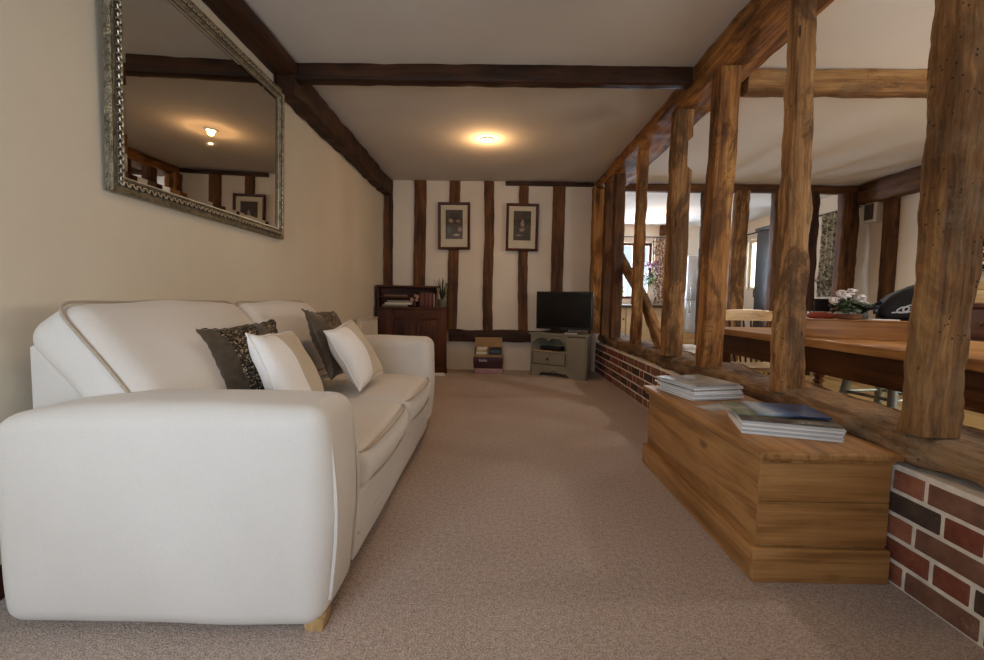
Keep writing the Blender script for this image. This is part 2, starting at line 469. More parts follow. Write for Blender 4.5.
window('window_5', W4, 'y', XR+.05, .06, M['creamdoor'], 0)
window('added_window_6', W5, 'y', XR+.05, .06, M['creamdoor'], 2)  # unseen side window, added to light the dining room

# ------------------------------------------------------------------ dwarf brick wall
def brick_wall():
    mb = MB(); y0, y1 = YF, 5.66; pitch = .0765
    mb.box(1.3030, 1.517, y0, y1, 0, .392, 0)
    rnd = random.Random(3)
    g = .0125; P = .210 + .100 + 2 * g
    joint = [1.346, 1.265, 1.325, 1.243, 1.297]      # a joint of each course, from the floor up
    for row in range(5):
        z0 = row * pitch + .005; z1 = z0 + pitch - .0135
        odd = row % 2 == 0
        y = (joint[row] - g - .210 if odd else joint[row]) - 8 * P
        k = 0
        while y < y1:
            L = .210 if k % 2 == 0 else .100
            a, b = max(y, y0), min(y + L, y1)
            if b - a > .02:
                if k % 2: m = rnd.choices([1, 2], [5, 3])[0]
                elif odd: m = rnd.choices([1, 2, 3], [3, 2, 4])[0]
                else: m = rnd.choices([4, 3, 1], [6, 1, 1])[0]
                jx = rnd.uniform(-.0015, .0003)
                mb.soft((1.41, (a+b)/2, (z0+z1)/2), (.22 - 2*jx, b - a, z1 - z0), .004, n=4, e=3, mat=m, wr=.0012, wf=30)
            y += L + g; k += 1
    o = mb.build('wall_partition', [M['mortar'], M['brick0'], M['brick1'], M['brick2'], M['brick3']])
    return struct(o)
brick_wall()

# ------------------------------------------------------------------ timbers
def timber(name, p0, p1, w, d, mat, label, cat='post', seed=0, amp=.010, lf=.012, up=None, N=44, notches=(), taper=0.0, group=None, exp=7, flare=0):
    """hewn timber: w across local X, d across local Y, grain along local Z"""
    p0, p1 = Vector(p0), Vector(p1); L = (p1 - p0).length
    z = (p1 - p0).normalized()
    y = Vector(up) if up else Vector((0, 1, 0))
    x = y.cross(z).normalized(); y = z.cross(x).normalized()
    mat4 = Matrix(((x.x, y.x, z.x, p0.x), (x.y, y.y, z.y, p0.y), (x.z, y.z, z.z, p0.z), (0, 0, 0, 1)))
    mb = MB(); K = 28; vs = []; fs = []
    sd = Vector((seed * 3.7, seed * 1.3, seed * 5.1))
    for i in range(N + 1):
        t = i / N; s_ = t * L
        wob = noise.noise_vector(sd + Vector((0, 0, s_ * 1.1))) * lf
        sw = 1 + taper * (t - .5) + .022 * noise.noise(sd + Vector((5, 0, s_ * 2.1)))
        sd2 = 1 + taper * (t - .5) + .022 * noise.noise(sd + Vector((0, 7, s_ * 2.1)))
        if flare: sw *= 1 + flare * max(0, 1 - s_ / .22)**2; sd2 *= 1 + flare * max(0, 1 - s_ / .22)**2
        for k in range(K):
            a = 2 * pi * (k + .5) / K
            c, sn = cos(a), sin(a)
            q = (abs(c)**exp + abs(sn)**exp) ** (-1 / exp)
            px, py = c * q * w / 2 * sw, sn * q * d / 2 * sd2
            for (za, zb, side, dep) in notches:
                if za < s_ < zb:
                    lim = w / 2 - dep if side in '+-' else 0
                    if side == '+' and px > lim: px = lim
                    if side == '-' and px < -lim: px = -lim
            v = Vector((px + wob.x, py + wob.y, s_))
            v2 = noise.noise_vector(v * 7 + sd); v3 = noise.noise_vector(v * 28 + sd)
            v += Vector((v2.x, v2.y, 0)) * amp + Vector((v3.x, v3.y, 0)) * amp * .35
            vs.append(v)
    for i in range(N):
        for k in range(K):
            k2 = (k + 1) % K
            fs.append((i*K + k, i*K + k2, (i+1)*K + k2, (i+1)*K + k))
    fs.append(tuple(range(K))[::-1]); fs.append(tuple(N*K + k for k in range(K)))
    mb.add(vs, fs)
    o = mb.build(name, mat, M=mat4, angle=50)
    if label: tag(o, label, cat, group)
    return o

# partition posts (x across the wall, y along it); feet on the sill
ZS = .505; ZG = 2.33
PG = 'upright posts of the open timber partition'
def post(yc, w, d, mat, label, seed, xc=1.345, top=ZG, dx=0, dy=0, **k):
    k.setdefault('N', 60); k.setdefault('lf', .005); k.setdefault('amp', .007); k.setdefault('exp', 12)
    return timber('timber_post', (xc, yc, ZS), (xc + dx, yc + dy, top), w, d, mat, label, 'post', seed, group=PG, **k)
post(1.352, .140, .085, M['oak_grey'], 'thick grey-brown oak post nearest the viewer, cut off by the right edge', 1, xc=1.350, dx=.05, flare=.10, N=80, amp=.012, taper=.25)
post(2.015, .098, .080, M['oak_pale'], 'oak post standing directly behind the pine chest and magazines', 2, dx=-.018, N=80, amp=.010, taper=-.28)
post(2.750, .125, .11, M['oak'], 'straight squared oak post rising beside the pale wooden chair back', 3, dx=.032, exp=16, lf=.003, amp=.006)
post(3.345, .125, .14, M['oak_pale'], 'worm-eaten oak post with a notch cut near its top', 4, dx=.02, notches=((1.38, 1.60, '+', .04),))
post(4.20, .085, .10, M['oak'], 'slender oak post standing in front of the diagonal brace', 5, dx=.01)
post(4.93, .11, .13, M['oak_stud'], 'oak post at the upper end of the diagonal brace', 6, xc=1.345)
post(5.30, .11, .11, M['oak_stud'], 'oak post between the corner post and the top of the brace', 8, xc=1.33)
post(5.595, .14, .13, M['oak'], 'corner oak post rising behind the television by the back wall', 7, xc=1.265)

timber('diagonal_brace', (1.445, 3.76, .51), (1.44, 5.55, 1.74), .07, .12, M['oak_pale'],
       'diagonal oak brace slanting down across the far end of the partition', 'brace', 9, lf=.03)

def sill():
    o = timber('timber_sill', (1.458, YF + .02, .456), (1.458, 5.64, .45), .30, .125, M['oak_sill'],
               'rough oak sill beam lying along the top of the low brick wall', 'beam', 11, amp=.024, lf=.008, up=(0, 0, 1), N=260, exp=4)
    return o
sill()
timber('ceiling_beam', (1.415, YF, 2.372), (1.395, 5.66, 2.362), .315, .115, M['oak'],
       'heavy oak beam running along the ceiling above the partition posts', 'beam', 12, amp=.010, lf=.008, up=(0, 0, 1), N=140, exp=12)
timber('ceiling_beam', (-1.40, 2.965, 2.370), (1.24, 2.965, 2.366), .09, .115, M['oak_dark'],
       'dark beam crossing the sitting room ceiling from wall to partition', 'beam', 13, amp=.006, lf=.004, up=(0, 0, 1))
timber('ceiling_beam', (1.60, 2.965, 2.340), (4.64, 2.965, 2.345), .10, .15, M['oak_grey'],
       'paler beam crossing the dining room ceiling beyond the partition', 'beam', 14, amp=.008, lf=.006, up=(0, 0, 1))
timber('wall_beam', (-1.375, YF, 2.385), (-1.385, 2.90, 2.375), .17, .075, M['oak_dark'],
       'dark beam along the left wall top, near length above the mirror', 'beam', 15, amp=.006, lf=.004, up=(0, 0, 1))
timber('wall_beam', (-1.395, 2.91, 2.325), (-1.415, 5.67, 2.325), .125, .20, M['oak_dark'],
       'dark beam along the left wall top, far length reaching the corner', 'beam', 16, amp=.012, lf=.010, up=(0, 0, 1), N=80)
timber('wall_beam', (4.575, YF, 2.285), (4.575, 5.61, 2.285), .14, .255, M['oak_stud'],
       'brown beam along the top of the white dining room wall', 'beam', 17, amp=.010, up=(0, 0, 1), N=80)
timber('wall_plate', (1.50, 5.68, 2.365), (4.64, 5.68, 2.365), .10, .10, M['oak_stud'],
       'timber head plate across the open studs at the dining room end', 'beam', 18, amp=.006, up=(0, 0, 1), N=60)
timber('wall_plate', (.10, 5.665, 2.395), (1.22, 5.665, 2.385), .07, .045, M['oak_dark'],
       'thin dark plate at the ceiling above the television wall studs', 'beam', 19, amp=.006, up=(0, 0, 1), N=30)
timber('wall_plate', (-.60, 5.66, .455), (.70, 5.66, .445), .08, .15, M['oak_dark'],
       'horizontal dark timber low on the back wall behind the board games', 'beam', 20, amp=.014, up=(0, 0, 1), N=50)
# studs in the back wall
SG = 'dark studs set in the white back wall'
def bstud(xt, xb, w, zb, mat, label, seed):
    timber('wall_stud', (xb, 5.672, zb), (xt, 5.672, 2.415), w, .055, mat, label, 'stud', seed, amp=.006, lf=.012, group=SG, exp=10)
bstud(-1.395, -1.40, .115, .0, M['oak_stud'], 'dark corner stud where the left and back walls meet', 21)
bstud(-.985, -1.00, .150, .0, M['oak_stud'], 'wall stud rising behind the wooden dresser, left of both pictures', 22)
bstud(-.54, -.57, .135, .52, M['oak_stud'], 'wall stud behind the left framed picture', 23)
bstud(-.105, -.10, .125, .52, M['oak_stud'], 'wall stud between the two framed pictures', 24)
bstud(.335, .345, .120, .52, M['oak_stud'], 'wall stud behind the right framed picture', 25)
bstud(.78, .783, .155, .0, M['oak_stud'], 'wide wall stud rising behind the television screen', 26)
# open studs at the dining-room end
DG = 'open studs between dining room and kitchen'
def dstud(xc, w, label, seed, mat=None, d=.11, dx=0):
    timber('timber_stud', (xc, 5.68, .0), (xc + dx, 5.68, 2.33), w, d, mat or M['oak_stud'], label, 'stud', seed, amp=.012, lf=.018, group=DG)
dstud(2.64, .09, 'dark far stud seen just left of the squared oak post', 31)
dstud(3.07, .17, 'knobbly far stud standing left of the tall dark cupboard', 32, M['oak_pale'], dx=.03)
dstud(3.55, .10, 'far stud just right of the tall dark cupboard', 33)
dstud(3.99, .14, 'far stud standing left of the grey printed curtain', 34, M['oak_dark'])
dstud(4.455, .21, 'broad corner stud between the grey curtain and the wall heater', 35, M['oak_stud'], .13)
timber('wall_stud', (4.645, 5.265, .0), (4.645, 5.265, 2.15), .05, .205, M['oak_stud'],
       'brown stud set in the white dining room wall beside the heater', 'stud', 36, amp=.006)

# ------------------------------------------------------------------ mirror
def mirror():
    # lies in local XZ plane: u along room (Y), v up; normal = +X
    y0, y1, z0, z1 = 1.632, 2.945, 1.290, 2.245
    W_, H_ = y1 - y0, z1 - z0
    root = thing('wall_mirror', 'large rectangular mirror in an ornate silver frame on the left wall', 'mirror', (XL + .012, y0, z0))
    root.rotation_euler = (0, radians(1.3), 0)
    prof = [(0, 0), (0, .020), (.005, .026), (.012, .024), (.018, .018), (.026, .020), (.029, .026), (.042, .029), (.048, .026), (.052, .029), (.057, .026), (.060, .018), (.064, .012), (.064, 0)]
    mb = MB()
    cs = [(0, 0), (W_, 0), (W_, H_), (0, H_)]
    dirs = [(1, 1), (-1, 1), (-1, -1), (1, -1)]
    n = len(prof); vs = []; fs = []
    for (cx, cz), (dx, dz) in zip(cs, dirs):
        for (i, h) in prof: vs.append((h, cx + dx * i, cz + dz * i))
    for c in range(4):
        c2 = (c + 1) % 4
        for k in range(n - 1):
            fs.append((c*n + k, c2*n + k, c2*n + k + 1, c*n + k + 1))
    mb.add(vs, fs)
    for c in range(4):
        for k in range(n - 1):
            if prof[k][0] >= .026 and prof[k][0] < .048: mb.m[c * (n - 1) + k] = 1
    mb.build('mirror_frame', [M['silver'], M['silver_dark']], root, angle=30)
    # carved leaf band and beading
    mb = MB(); rnd = random.Random(2)
    def edge(L, f):
        k = int(L / .030)
        for i in range(k):
            u = (i + .5) * L / k
            f(u, i)
    def leafy(p, u):   # p point, u direction
        pass
    for c in range(4):
        a = Vector((0, *cs[c])); b = Vector((0, *cs[(c+1) % 4])); dr = (b - a).normalized()
        inn = Vector((0, *dirs[c])); inn = inn - dr * inn.dot(dr); inn.normalize()
        L = (b - a).length
        k = int(L / .0165)
        for i in range(k + 1):
            p = a + dr * (.036 + (L - .072) * i / k) + inn * .037 + Vector((.0295, 0, 0))
            sg = 1 if i % 2 else -1
            q = [p + dr * (.0095 * cos(t) ) + inn * (sg * .007 * sin(t) + .003 * cos(2*t)) + Vector((.004 * sin(t), 0, 0)) for t in [j * 2 * pi / 7 for j in range(6)]]
            mb.tube(q, lambda t: .0036 * (1 - .5 * t), 5)
        k = int(L / .008)
        for i in range(k + 1):
            p = a + dr * (.062 + (L - .124) * i / k) + inn * .062 + Vector((.016, 0, 0))
            mb.lathe([(.001, -.003), (.003, -.0015), (.003, .0015), (.001, .003)], 5, M=T(*p))
    mb.build('frame_carving', M['silver_bright'], root, merge=False)
    mb = MB(); i = .062
    mb.box(.004, .010, i, W_ - i, i, H_ - i)
    g = mb.build('mirror_glass', M['mirror'], root, smooth=False)
    mb = MB(); b1, b2 = .063, .085     # bevelled border of the glass
    o_ = [(b1, b1), (W_-b1, b1), (W_-b1, H_-b1), (b1, H_-b1)]; i_ = [(b2, b2), (W_-b2, b2), (W_-b2, H_-b2), (b2, H_-b2)]
    vs = [(.0104, *p) for p in o_] + [(.0116, *p) for p in i_]
    mb.add(vs, [(k, (k+1) % 4, (k+1) % 4 + 4, k + 4) for k in range(4)])
    mb.build('bevelled_edge', M['mirror'], root, smooth=False, recalc=False)
mirror()

# ------------------------------------------------------------------ pictures
def picture(x0, x1, z0, z1, label, shapes, base, tilt=0):
    w, h = x1 - x0, z1 - z0
    root = thing('framed_picture', label, 'picture', ((x0+x1)/2, YB - .038, z0), 0, 'framed pictures on the back wall')
    root.rotation_euler = (0, radians(tilt), 0)
    f = .034; mb = MB()
    prof = [(0, 0), (0, -.022), (.008, -.028), (.020, -.026), (.030, -.018), (f, -.012), (f, 0)]
    cs = [(-w/2, 0), (w/2, 0), (w/2, h), (-w/2, h)]; dirs = [(1,1), (-1,1), (-1,-1), (1,-1)]
    n = len(prof); vs = []; fs = []
    for (cx, cz), (dx, dz) in zip(cs, dirs):
        for (i, y) in prof: vs.append((cx + dx*i, y, cz + dz*i))
    for c in range(4):
        c2 = (c+1) % 4
        for k in range(n-1): fs.append((c*n+k, c2*n+k, c2*n+k+1, c*n+k+1))
    mb.add(vs, fs); mb.build('picture_frame', M['frame'], root, angle=30)
    mb = MB(); mb.box(-w/2+f-.004, w/2-f+.004, -.010, -.004, f-.004, h-f+.004); mb.build('mount', M['mount'], root, smooth=False)
    mb = MB(); pw, ph = w - 2*f - .12, h - 2*f - .16
    mb.box(-pw/2, pw/2, -.0035, 0, -ph/2, ph/2)
    p = mb.build('print', painting('print_' + base[1:], base, shapes), root, smooth=False)
    p.location = (0, -.0104, h/2 + .02)
    mb = MB(); mb.box(-w/2+f, w/2-f, -.0165, -.015, f, h-f); mb.build('glass', glass('picture_glass', '#ffffff', .03), root, smooth=False)
picture(-.747, -.341, 1.547, 2.141, 'left framed print with pale pink and green blobs, brown frame',
        [(0, .1, .11, .10, '#2b2a24', .4), (-.04, .05, .055, .055, '#b99c84', .5), (.05, .04, .06, .04, '#a58a76', .5), (.07, -.06, .05, .07, '#b08a86', .5), (-.06, -.07, .05, .09, '#5e6650', .5), (.03, -.13, .08, .03, '#bfae98', .4)], '#4a3f33', -.4)
picture(.112, .520, 1.540, 2.136, 'right framed print with one pale upright shape, brown frame',
        [(0, .05, .10, .14, '#3d332b', .4), (.0, .03, .050, .10, '#a98f88', .4), (0, -.05, .075, .05, '#a68b74', .5), (-.04, -.12, .10, .025, '#8d7a60', .4), (.07, .0, .02, .06, '#6d5a48', .5)], '#40342a', .5)

# ------------------------------------------------------------------ sofa
def sofa():
    root = thing('sofa', 'cream upholstered two seater sofa along the left wall', 'sofa', (-.92, 2.05, 0))
    o = Vector(root.location)
    def put(mb, name, mat, parent=root, **k):
        if parent is root: mb.v = [v - o for v in mb.v]
        else: mb.v = [v - o for v in mb.v]
        return mb.build(name, mat, parent, **k)
    # near arm
    def armfn(q, t):
        if t[2] > 0: q.z -= .045 * max(0, -t[0])**3 * t[2]
        if t[2] < 0: q.x *= 1 - .03 * (-t[2])
        return q
    mb = MB(); mb.soft((-.879, 1.225, .316), (.880, .27, .598), .055, (.022, .012, .010), n=22, e=6, wr=.004, wf=5, fn=armfn)
    a1 = put(mb, 'arm', M['sofa'])
    mb = MB()
    for yy in (1.142, 1.328):
        pts = []
        for i in range(15):
            t = i / 14; pts.append((-.4435 + .020 * sin(pi * t), yy, .08 + .48 * t))
        pts += [(-.455, yy + (.02 if yy < 1.2 else -.02), .590), (-.482, yy + (.05 if yy < 1.2 else -.05), .612)]
        mb.tube(pts, .0055, 6)
    put(mb, 'arm_piping', M['sofa'], a1)
    mb = MB(); mb.soft((-.88, 3.02, .34), (.88, .25, .60), .06, (.012, .018, .012), n=14, e=6, wr=.004, wf=5, fn=armfn)
    put(mb, 'arm', M['sofa'])
    # base
    mb = MB(); mb.soft((-.90, 2.14, .150), (.90, 1.53, .235), .03, (.008, 0, 0), n=16, e=4, wr=.003)
    b = put(mb, 'base_frame', M['sofa'])
    mb = MB(); mb.tube([(-.447, 1.40 + 1.48 * i / 20, .125 + .004 * sin(i)) for i in range(21)], .005, 6); put(mb, 'base_seam', M['sofa'], b)
    # back frame: profile in XZ swept along Y
    mb = MB()
    prof = [(-1.42, .05), (-1.12, .05), (-1.12, .36), (-1.13, .40), (-1.350, .72), (-1.36, .745), (-1.385, .755), (-1.415, .74)]
    Mx = Matrix(((1, 0, 0, 0), (0, 0, 1, 0), (0, 1, 0, 0), (0, 0, 0, 1)))
    mb.prism(prof, 1.31, 3.10, M=Mx); mb.soft((-1.385, 3.06, .70), (.06, .12, .16), .025)
    put(mb, 'back_frame', M['sofa'], angle=50)
    # seat cushions with piping
    for (y0, y1) in ((1.40, 2.145), (2.150, 2.888)):
        mb = MB(); yc = (y0 + y1) / 2
        def cf(q, t):
            if t[0] > 0: q.z -= .02 * t[0]**4 * (1 if t[2] > 0 else .3)
            return q
        mb.soft((-.775, yc, .335), (.70, y1 - y0, .150), .048, (.025, .0, .022), n=16, e=6, wr=.004, wf=7, fn=cf)
        c = put(mb, 'seat_cushion', M['sofa'])
        mb = MB()
        for zz in (.386, .277):
            pts = []
            for i in range(25):
                t = i / 24; yy = y0 + .03 + (y1 - y0 - .06) * t
                pts.append((-.432 + .022 * (1 - (2*t - 1)**2) - .018 * abs(2*t-1)**8, yy, zz + (.006 if zz > .35 else 0) * (1 - (2*t-1)**2)))
            mb.tube(pts, .0045, 6)
        put(mb, 'piping', M['pipe'], c)
    # back cushions (boxed, reclined)
    for k, (y0, y1) in enumerate(((1.245, 2.10), (2.105, 2.90))):
        Mx = T(-1.172, (y0+y1)/2, .655) @ R(-39, 'Y')
        mb = MB()
        def bf(q, t):
            q.z -= .010 * t[1]**2 * t[2]
            return q
        mb.soft((0, 0, 0), (.185, y1 - y0, .485), .065, (.040, .012, .012), n=18, e=6, M=Mx, wr=.008, wf=5, fn=bf)
        c = put(mb, 'back_cushion', M['sofa'])
        mb = MB(); hy, hz = (y1 - y0) / 2, .2375; pts = []; r = .06
        for (cy, cz, a0) in ((hy - r, hz - r, 0), (-hy + r, hz - r, 90), (-hy + r, -hz + r, 180), (hy - r, -hz + r, 270)):
            for j in range(7):
                a = radians(a0 + 15 * j); pts.append(Vector((.062, cy + (r + .002) * cos(a), cz + (r + .002) * sin(a))))
        full = []
        for i in range(len(pts)):
            p, q = pts[i], pts[(i+1) % len(pts)]; full.append(p)
            if (q - p).length > .1:
                for j in range(1, 12): full.append(p.lerp(q, j / 12))
        pts = [p + noise.noise_vector(p * 5) * .006 for p in full]
        mb.tube(pts, .005, 6, closed=True, M=Mx)
        put(mb, 'piping', M['pipe'], c)
    for (x, y) in ((-.480, 1.145), (-1.28, 1.36), (-.50, 3.06), (-1.33, 3.06)):
        mb = MB(); mb.lathe([(.026*1.2, 0), (.034*1.2, .040)], 4, M=T(x, y, 0) @ R(45, 'Z'))
        put(mb, 'leg', M['sofa_leg'], angle=20)
sofa()

def throw_cushion(c, size, th, psi, theta, spin, bands, mats, label, ears=.06, ruffle=0):
    Mx = T(*c) @ R(-psi, 'Z') @ R(-theta, 'Y') @ R(spin, 'X')
    root = thing('throw_cushion', label, 'cushion', c, 0, 'throw cushions on the sofa')
    root.rotation_euler = Mx.to_euler()
    N = 30; parts = {}
    def pt(u, v, side):
        e = (1 - u*u) * (1 - v*v)
        t = th / 2 * (max(0, e) ** .45)
        pin = ears
        y = u * size / 2 * (1 - pin * (1 - abs(v)**2.2)) ; z = v * size / 2 * (1 - pin * (1 - abs(u)**2.2))
        p = Vector((side * t, y, z))
        w = noise.noise_vector(p * 9 + Vector(c) * 5) * .010 * (1 - .3 * e)
        if ruffle:
            w += Vector((ruffle * sin(u * 34 + 3 * v) * abs(v)**6, 0, 0)) + Vector((ruffle * sin(v * 30) * abs(u)**6, 0, ruffle * .4 * sin(u * 30) * abs(v)**8))
            w += Vector((.004 * sin(u * 60 + 4 * sin(v * 6)) * max(0, e), 0, 0)) * side
        return p + w
    for bi, (u0, u1, mi) in enumerate(bands):
        for side in (1, -1):
            mb = parts.setdefault(mi, MB())
            n = max(4, int((u1 - u0) / 2 * N))
            mb.grid(lambda a, b: pt(u0 + (u1 - u0) * a, -1 + 2 * b, side), n, N)
    names = {0: 'cover', 1: 'band'}
    for mi, mb in parts.items():
        mb.build(names.get(mi, 'panel'), mats[mi], root, recalc=True, angle=80)
    mb = MB(); pts = []
    for k in range(80):
        q = k / 80 * 4; s_ = int(q); f = (q - s_) * 2 - 1
        u, v = [(f, -1), (1, f), (-f, 1), (-1, -f)][s_]
        pts.append(pt(u, v, 1))
    mb.tube(pts, .004, 5, closed=True); mb.build('edge_seam', mats[bands[0][2]], root)
BR = [M['brown_satin'], M['sequin']]; WH = [M['cush_cream'], M['cush_white']]
throw_cushion((-.960, 1.715, .640), .375, .11, 26, 34, 4, [(-1, -.5, 0), (-.5, .35, 1), (.35, .6, 0), (.6, 1, 1)], BR,
              'dark brown sequinned cushion nearest the viewer, behind a white one', .11, .004)
throw_cushion((-.800, 1.695, .595), .375, .14, -4, 25, -2, [(-1, -.6, 1), (-.6, -.25, 1), (-.25, 1, 0)], WH,
              'white and oatmeal banded cushion leaning beside the near sofa arm', .07)
throw_cushion((-.870, 2.325, .665), .375, .11, 2, 22, -2, [(-1, -.4, 0), (-.4, .3, 1), (.3, .6, 0), (.6, 1, 1)], BR,
              'dark brown sequinned cushion further along, behind the farther white one', .11, .004)
throw_cushion((-.745, 2.310, .612), .345, .14, 8, 28, 8, [(-1, -.4, 1), (-.4, -.1, 1), (-.1, 1, 0)], WH,
              'white and oatmeal banded cushion at the far end of the sofa seat', .07)

# ------------------------------------------------------------------ radiator past the sofa
root = thing('radiator', 'cream panel radiator on the left wall past the far sofa arm', 'radiator', (-1.455, 4.42, 0))
mb = MB()
mb.soft((.062, .31, .42), (.05, .62, .54), .012, n=4)
for k in range(15): mb.rbox(.086, .092, .03 + .04*k, .05 + .04*k, .18, .66, .003)
mb.build('panel', M['radiator'], root, merge=False)
mb = MB(); mb.rbox(.03, .094, -.004, .624, .686, .70, .004); mb.build('top_grille', M['radiator'], root)
for yy in (.05, .57):
    mb = MB(); mb.tube([(.06, yy, .16), (.06, yy, .0)], .008, 8); mb.lathe([(.012, .03), (.018, .04), (.018, .10), (.010, .11)], 10, M=T(.06, yy, .0)); mb.build('pipe', M['whiteplastic'], root)
for yy in (.12, .50):
    mb = MB(); mb.rbox(.0, .04, yy - .02, yy + .02, .25, .62, .003); mb.build('bracket', M['whiteplastic'], root)

# ------------------------------------------------------------------ pine chest
def chest():
    x0, x1, y0, y1 = .866, 1.284, 1.392, 2.43
    root = thing('blanket_chest', 'antique pine blanket chest against the low brick wall', 'chest', (x0, y0, 0))
    o = Vector((x0, y0, 0))
    def put(mb, n, m, p=root):
        mb.v = [v - o for v in mb.v]; return mb.build(n, m, p)
    mb = MB(); mb.rbox(x0, x1, y0, y1, .10, .408, .003); put(mb, 'body', [M['pineY']])
    # end boards with a joint, horizontal grain
    mb = MB(); mb.rbox(x0-.004, x1, y0-.006, y0+.004, .118, .262, .003); mb.rbox(x0-.004, x1, y0-.006, y0+.004, .2635, .408, .003); put(mb, 'end_panel', M['pineX'])
    mb = MB(); mb.rbox(x0-.022, x0+.002, y0-.004, y1+.01, 0, .112, .004)
    put(mb, 'front_plinth', M['pineY'])
    mb = MB(); mb.rbox(x0-.0228, x1, y0-.024, y0-.003, 0, .1125, .004); put(mb, 'end_plinth', M['pineX'])
    mb = MB(); mb.rbox(x0-.030, x1+.008, y0-.040, y1+.03, .410, .437, .009, e=5); put(mb, 'lid', M['pineY'])
    mb = MB(); mb.rbox(x0-.016, x1, y0-.022, y1+.015, .396, .4105, .005); put(mb, 'lid_moulding', M['pineY'])
chest()

# ------------------------------------------------------------------ magazines
t = NT('cover_mountain_blue'); v = t.coords((1,1,1), 0)
n = t.noise(v, 7, 6, .6); sx = t.n.new('ShaderNodeSeparateXYZ'); tc = t.n.new('ShaderNodeTexCoord'); t.l.new(tc.outputs['Object'], sx.inputs[0])
f = t.math('ADD', t.math('MULTIPLY', sx.outputs[0], 3.0), t.math('MULTIPLY', n, .6))
M['cov_blue'] = t.fin(t.ramp(f, [(.10, C('#3a3f38')), (.28, C('#77828f')), (.42, C('#b3bcc8')), (.52, C('#60779e')), (.7, C('#2b4167'))]), .3, 0, .5)
M['cov_grey'] = blotch('cover_photo_grey', '#5c564e', '#b9b4ab', 9, .5, .35, .2)
M['cov_dark'] = blotch('cover_photo_dark', '#35302b', '#7d7264', 11, .5, .35, .2)
M['cov_green'] = blotch('cover_photo_green', '#3c4534', '#8f9680', 10, .5, .35, .2)
M['cov_white'] = plain('cover_white', '#f4f3f0', .35, 0, .05)
def magazine(loc, rz, L, Wd, th, cover, label, grp, bend=0.0):
    root = thing('magazine', label, 'magazine', loc, rz, grp)
    mb = MB(); mb.box(.003, L - .002, .002, Wd - .003, .0009, th - .0009); mb.build('pages', M['paper'], root, smooth=False)
    mb = MB(); mb.rbox(0, L, 0, Wd, 0, .0009, .0003, e=2); mb.rbox(0, L, 0, Wd, th - .0009, th, .0003, e=2); mb.rbox(0, L, -.0008, .0012, 0, th, .0003, e=2)
    mb.build('cover', [cover] if not isinstance(cover, list) else cover, root)
    return root
rnd = random.Random(5)
zt = .4375
covs = [M['cov_white'], M['paper_grey']]  # every second cover greyed: shade between the spines put into the colour
names = ['bottom', 'second from the bottom', 'third from the bottom', 'fourth from the bottom', 'fifth from the bottom', 'sixth from the bottom', 'seventh from the bottom', 'eighth from the bottom', 'ninth from the bottom']
z = zt
for i in range(7):     # near pile
    th = .0066
    magazine((.892 + rnd.uniform(-.004, .004), 1.555 + rnd.uniform(-.004, .004), z), -19 + rnd.uniform(-1.5, 1.5), .305, .262, th, covs[i % 2] if i < 6 else M['cov_dark'],
             'white-spined magazine, %s of the nearer pile on the chest' % names[i], 'magazines in the nearer pile')
    z += th + .0013
magazine((.900, 1.60, z), -12, .17, .21, .005, M['cov_green'], 'cream-edged magazine on the left side of the nearer pile', 'magazines in the nearer pile')
magazine((.965, 1.585, z + .0052), -14, .235, .205, .006, M['cov_blue'], 'magazine with a blue landscape cover on top of the nearer pile', 'magazines in the nearer pile')
z = zt
for i in range(9):     # far pile
    th = [.0085, .006, .009, .006, .008, .006, .009, .006, .007][i]
    magazine((.945 + rnd.uniform(-.008, .008), 2.065 + rnd.uniform(-.006, .006), z), 14 + rnd.uniform(-3, 3), .272, .300 - .002 * i, th,
             [M['paper_grey'], M['cov_white'], M['paper_grey'], M['cov_white'], M['cov_white'], M['cov_grey'], M['cov_white'], M['paper_grey'], M['cov_grey']][i],
             'grey-white magazine, %s of the farther pile on the chest' % names[i] if i < 8 else 'magazine with a greyish photo cover topping the farther pile', 'magazines in the farther pile')
    z += th + .0010
mb = MB(); mb.grid(lambda a, b: (-.07 + .14*a, -.05 + .10*b, .0008 + .006 * a * a * b), 8, 8); mb.grid(lambda a, b: (-.07 + .14*a, -.05 + .10*b, .0002 + .006 * a * a * b), 8, 8)
o = mb.build('leaflet', M['cov_grey'], M=T(.985, 1.935, zt) @ R(20, 'Z'))
tag(o, 'thin leaflet lying between the two magazine piles', 'leaflet')

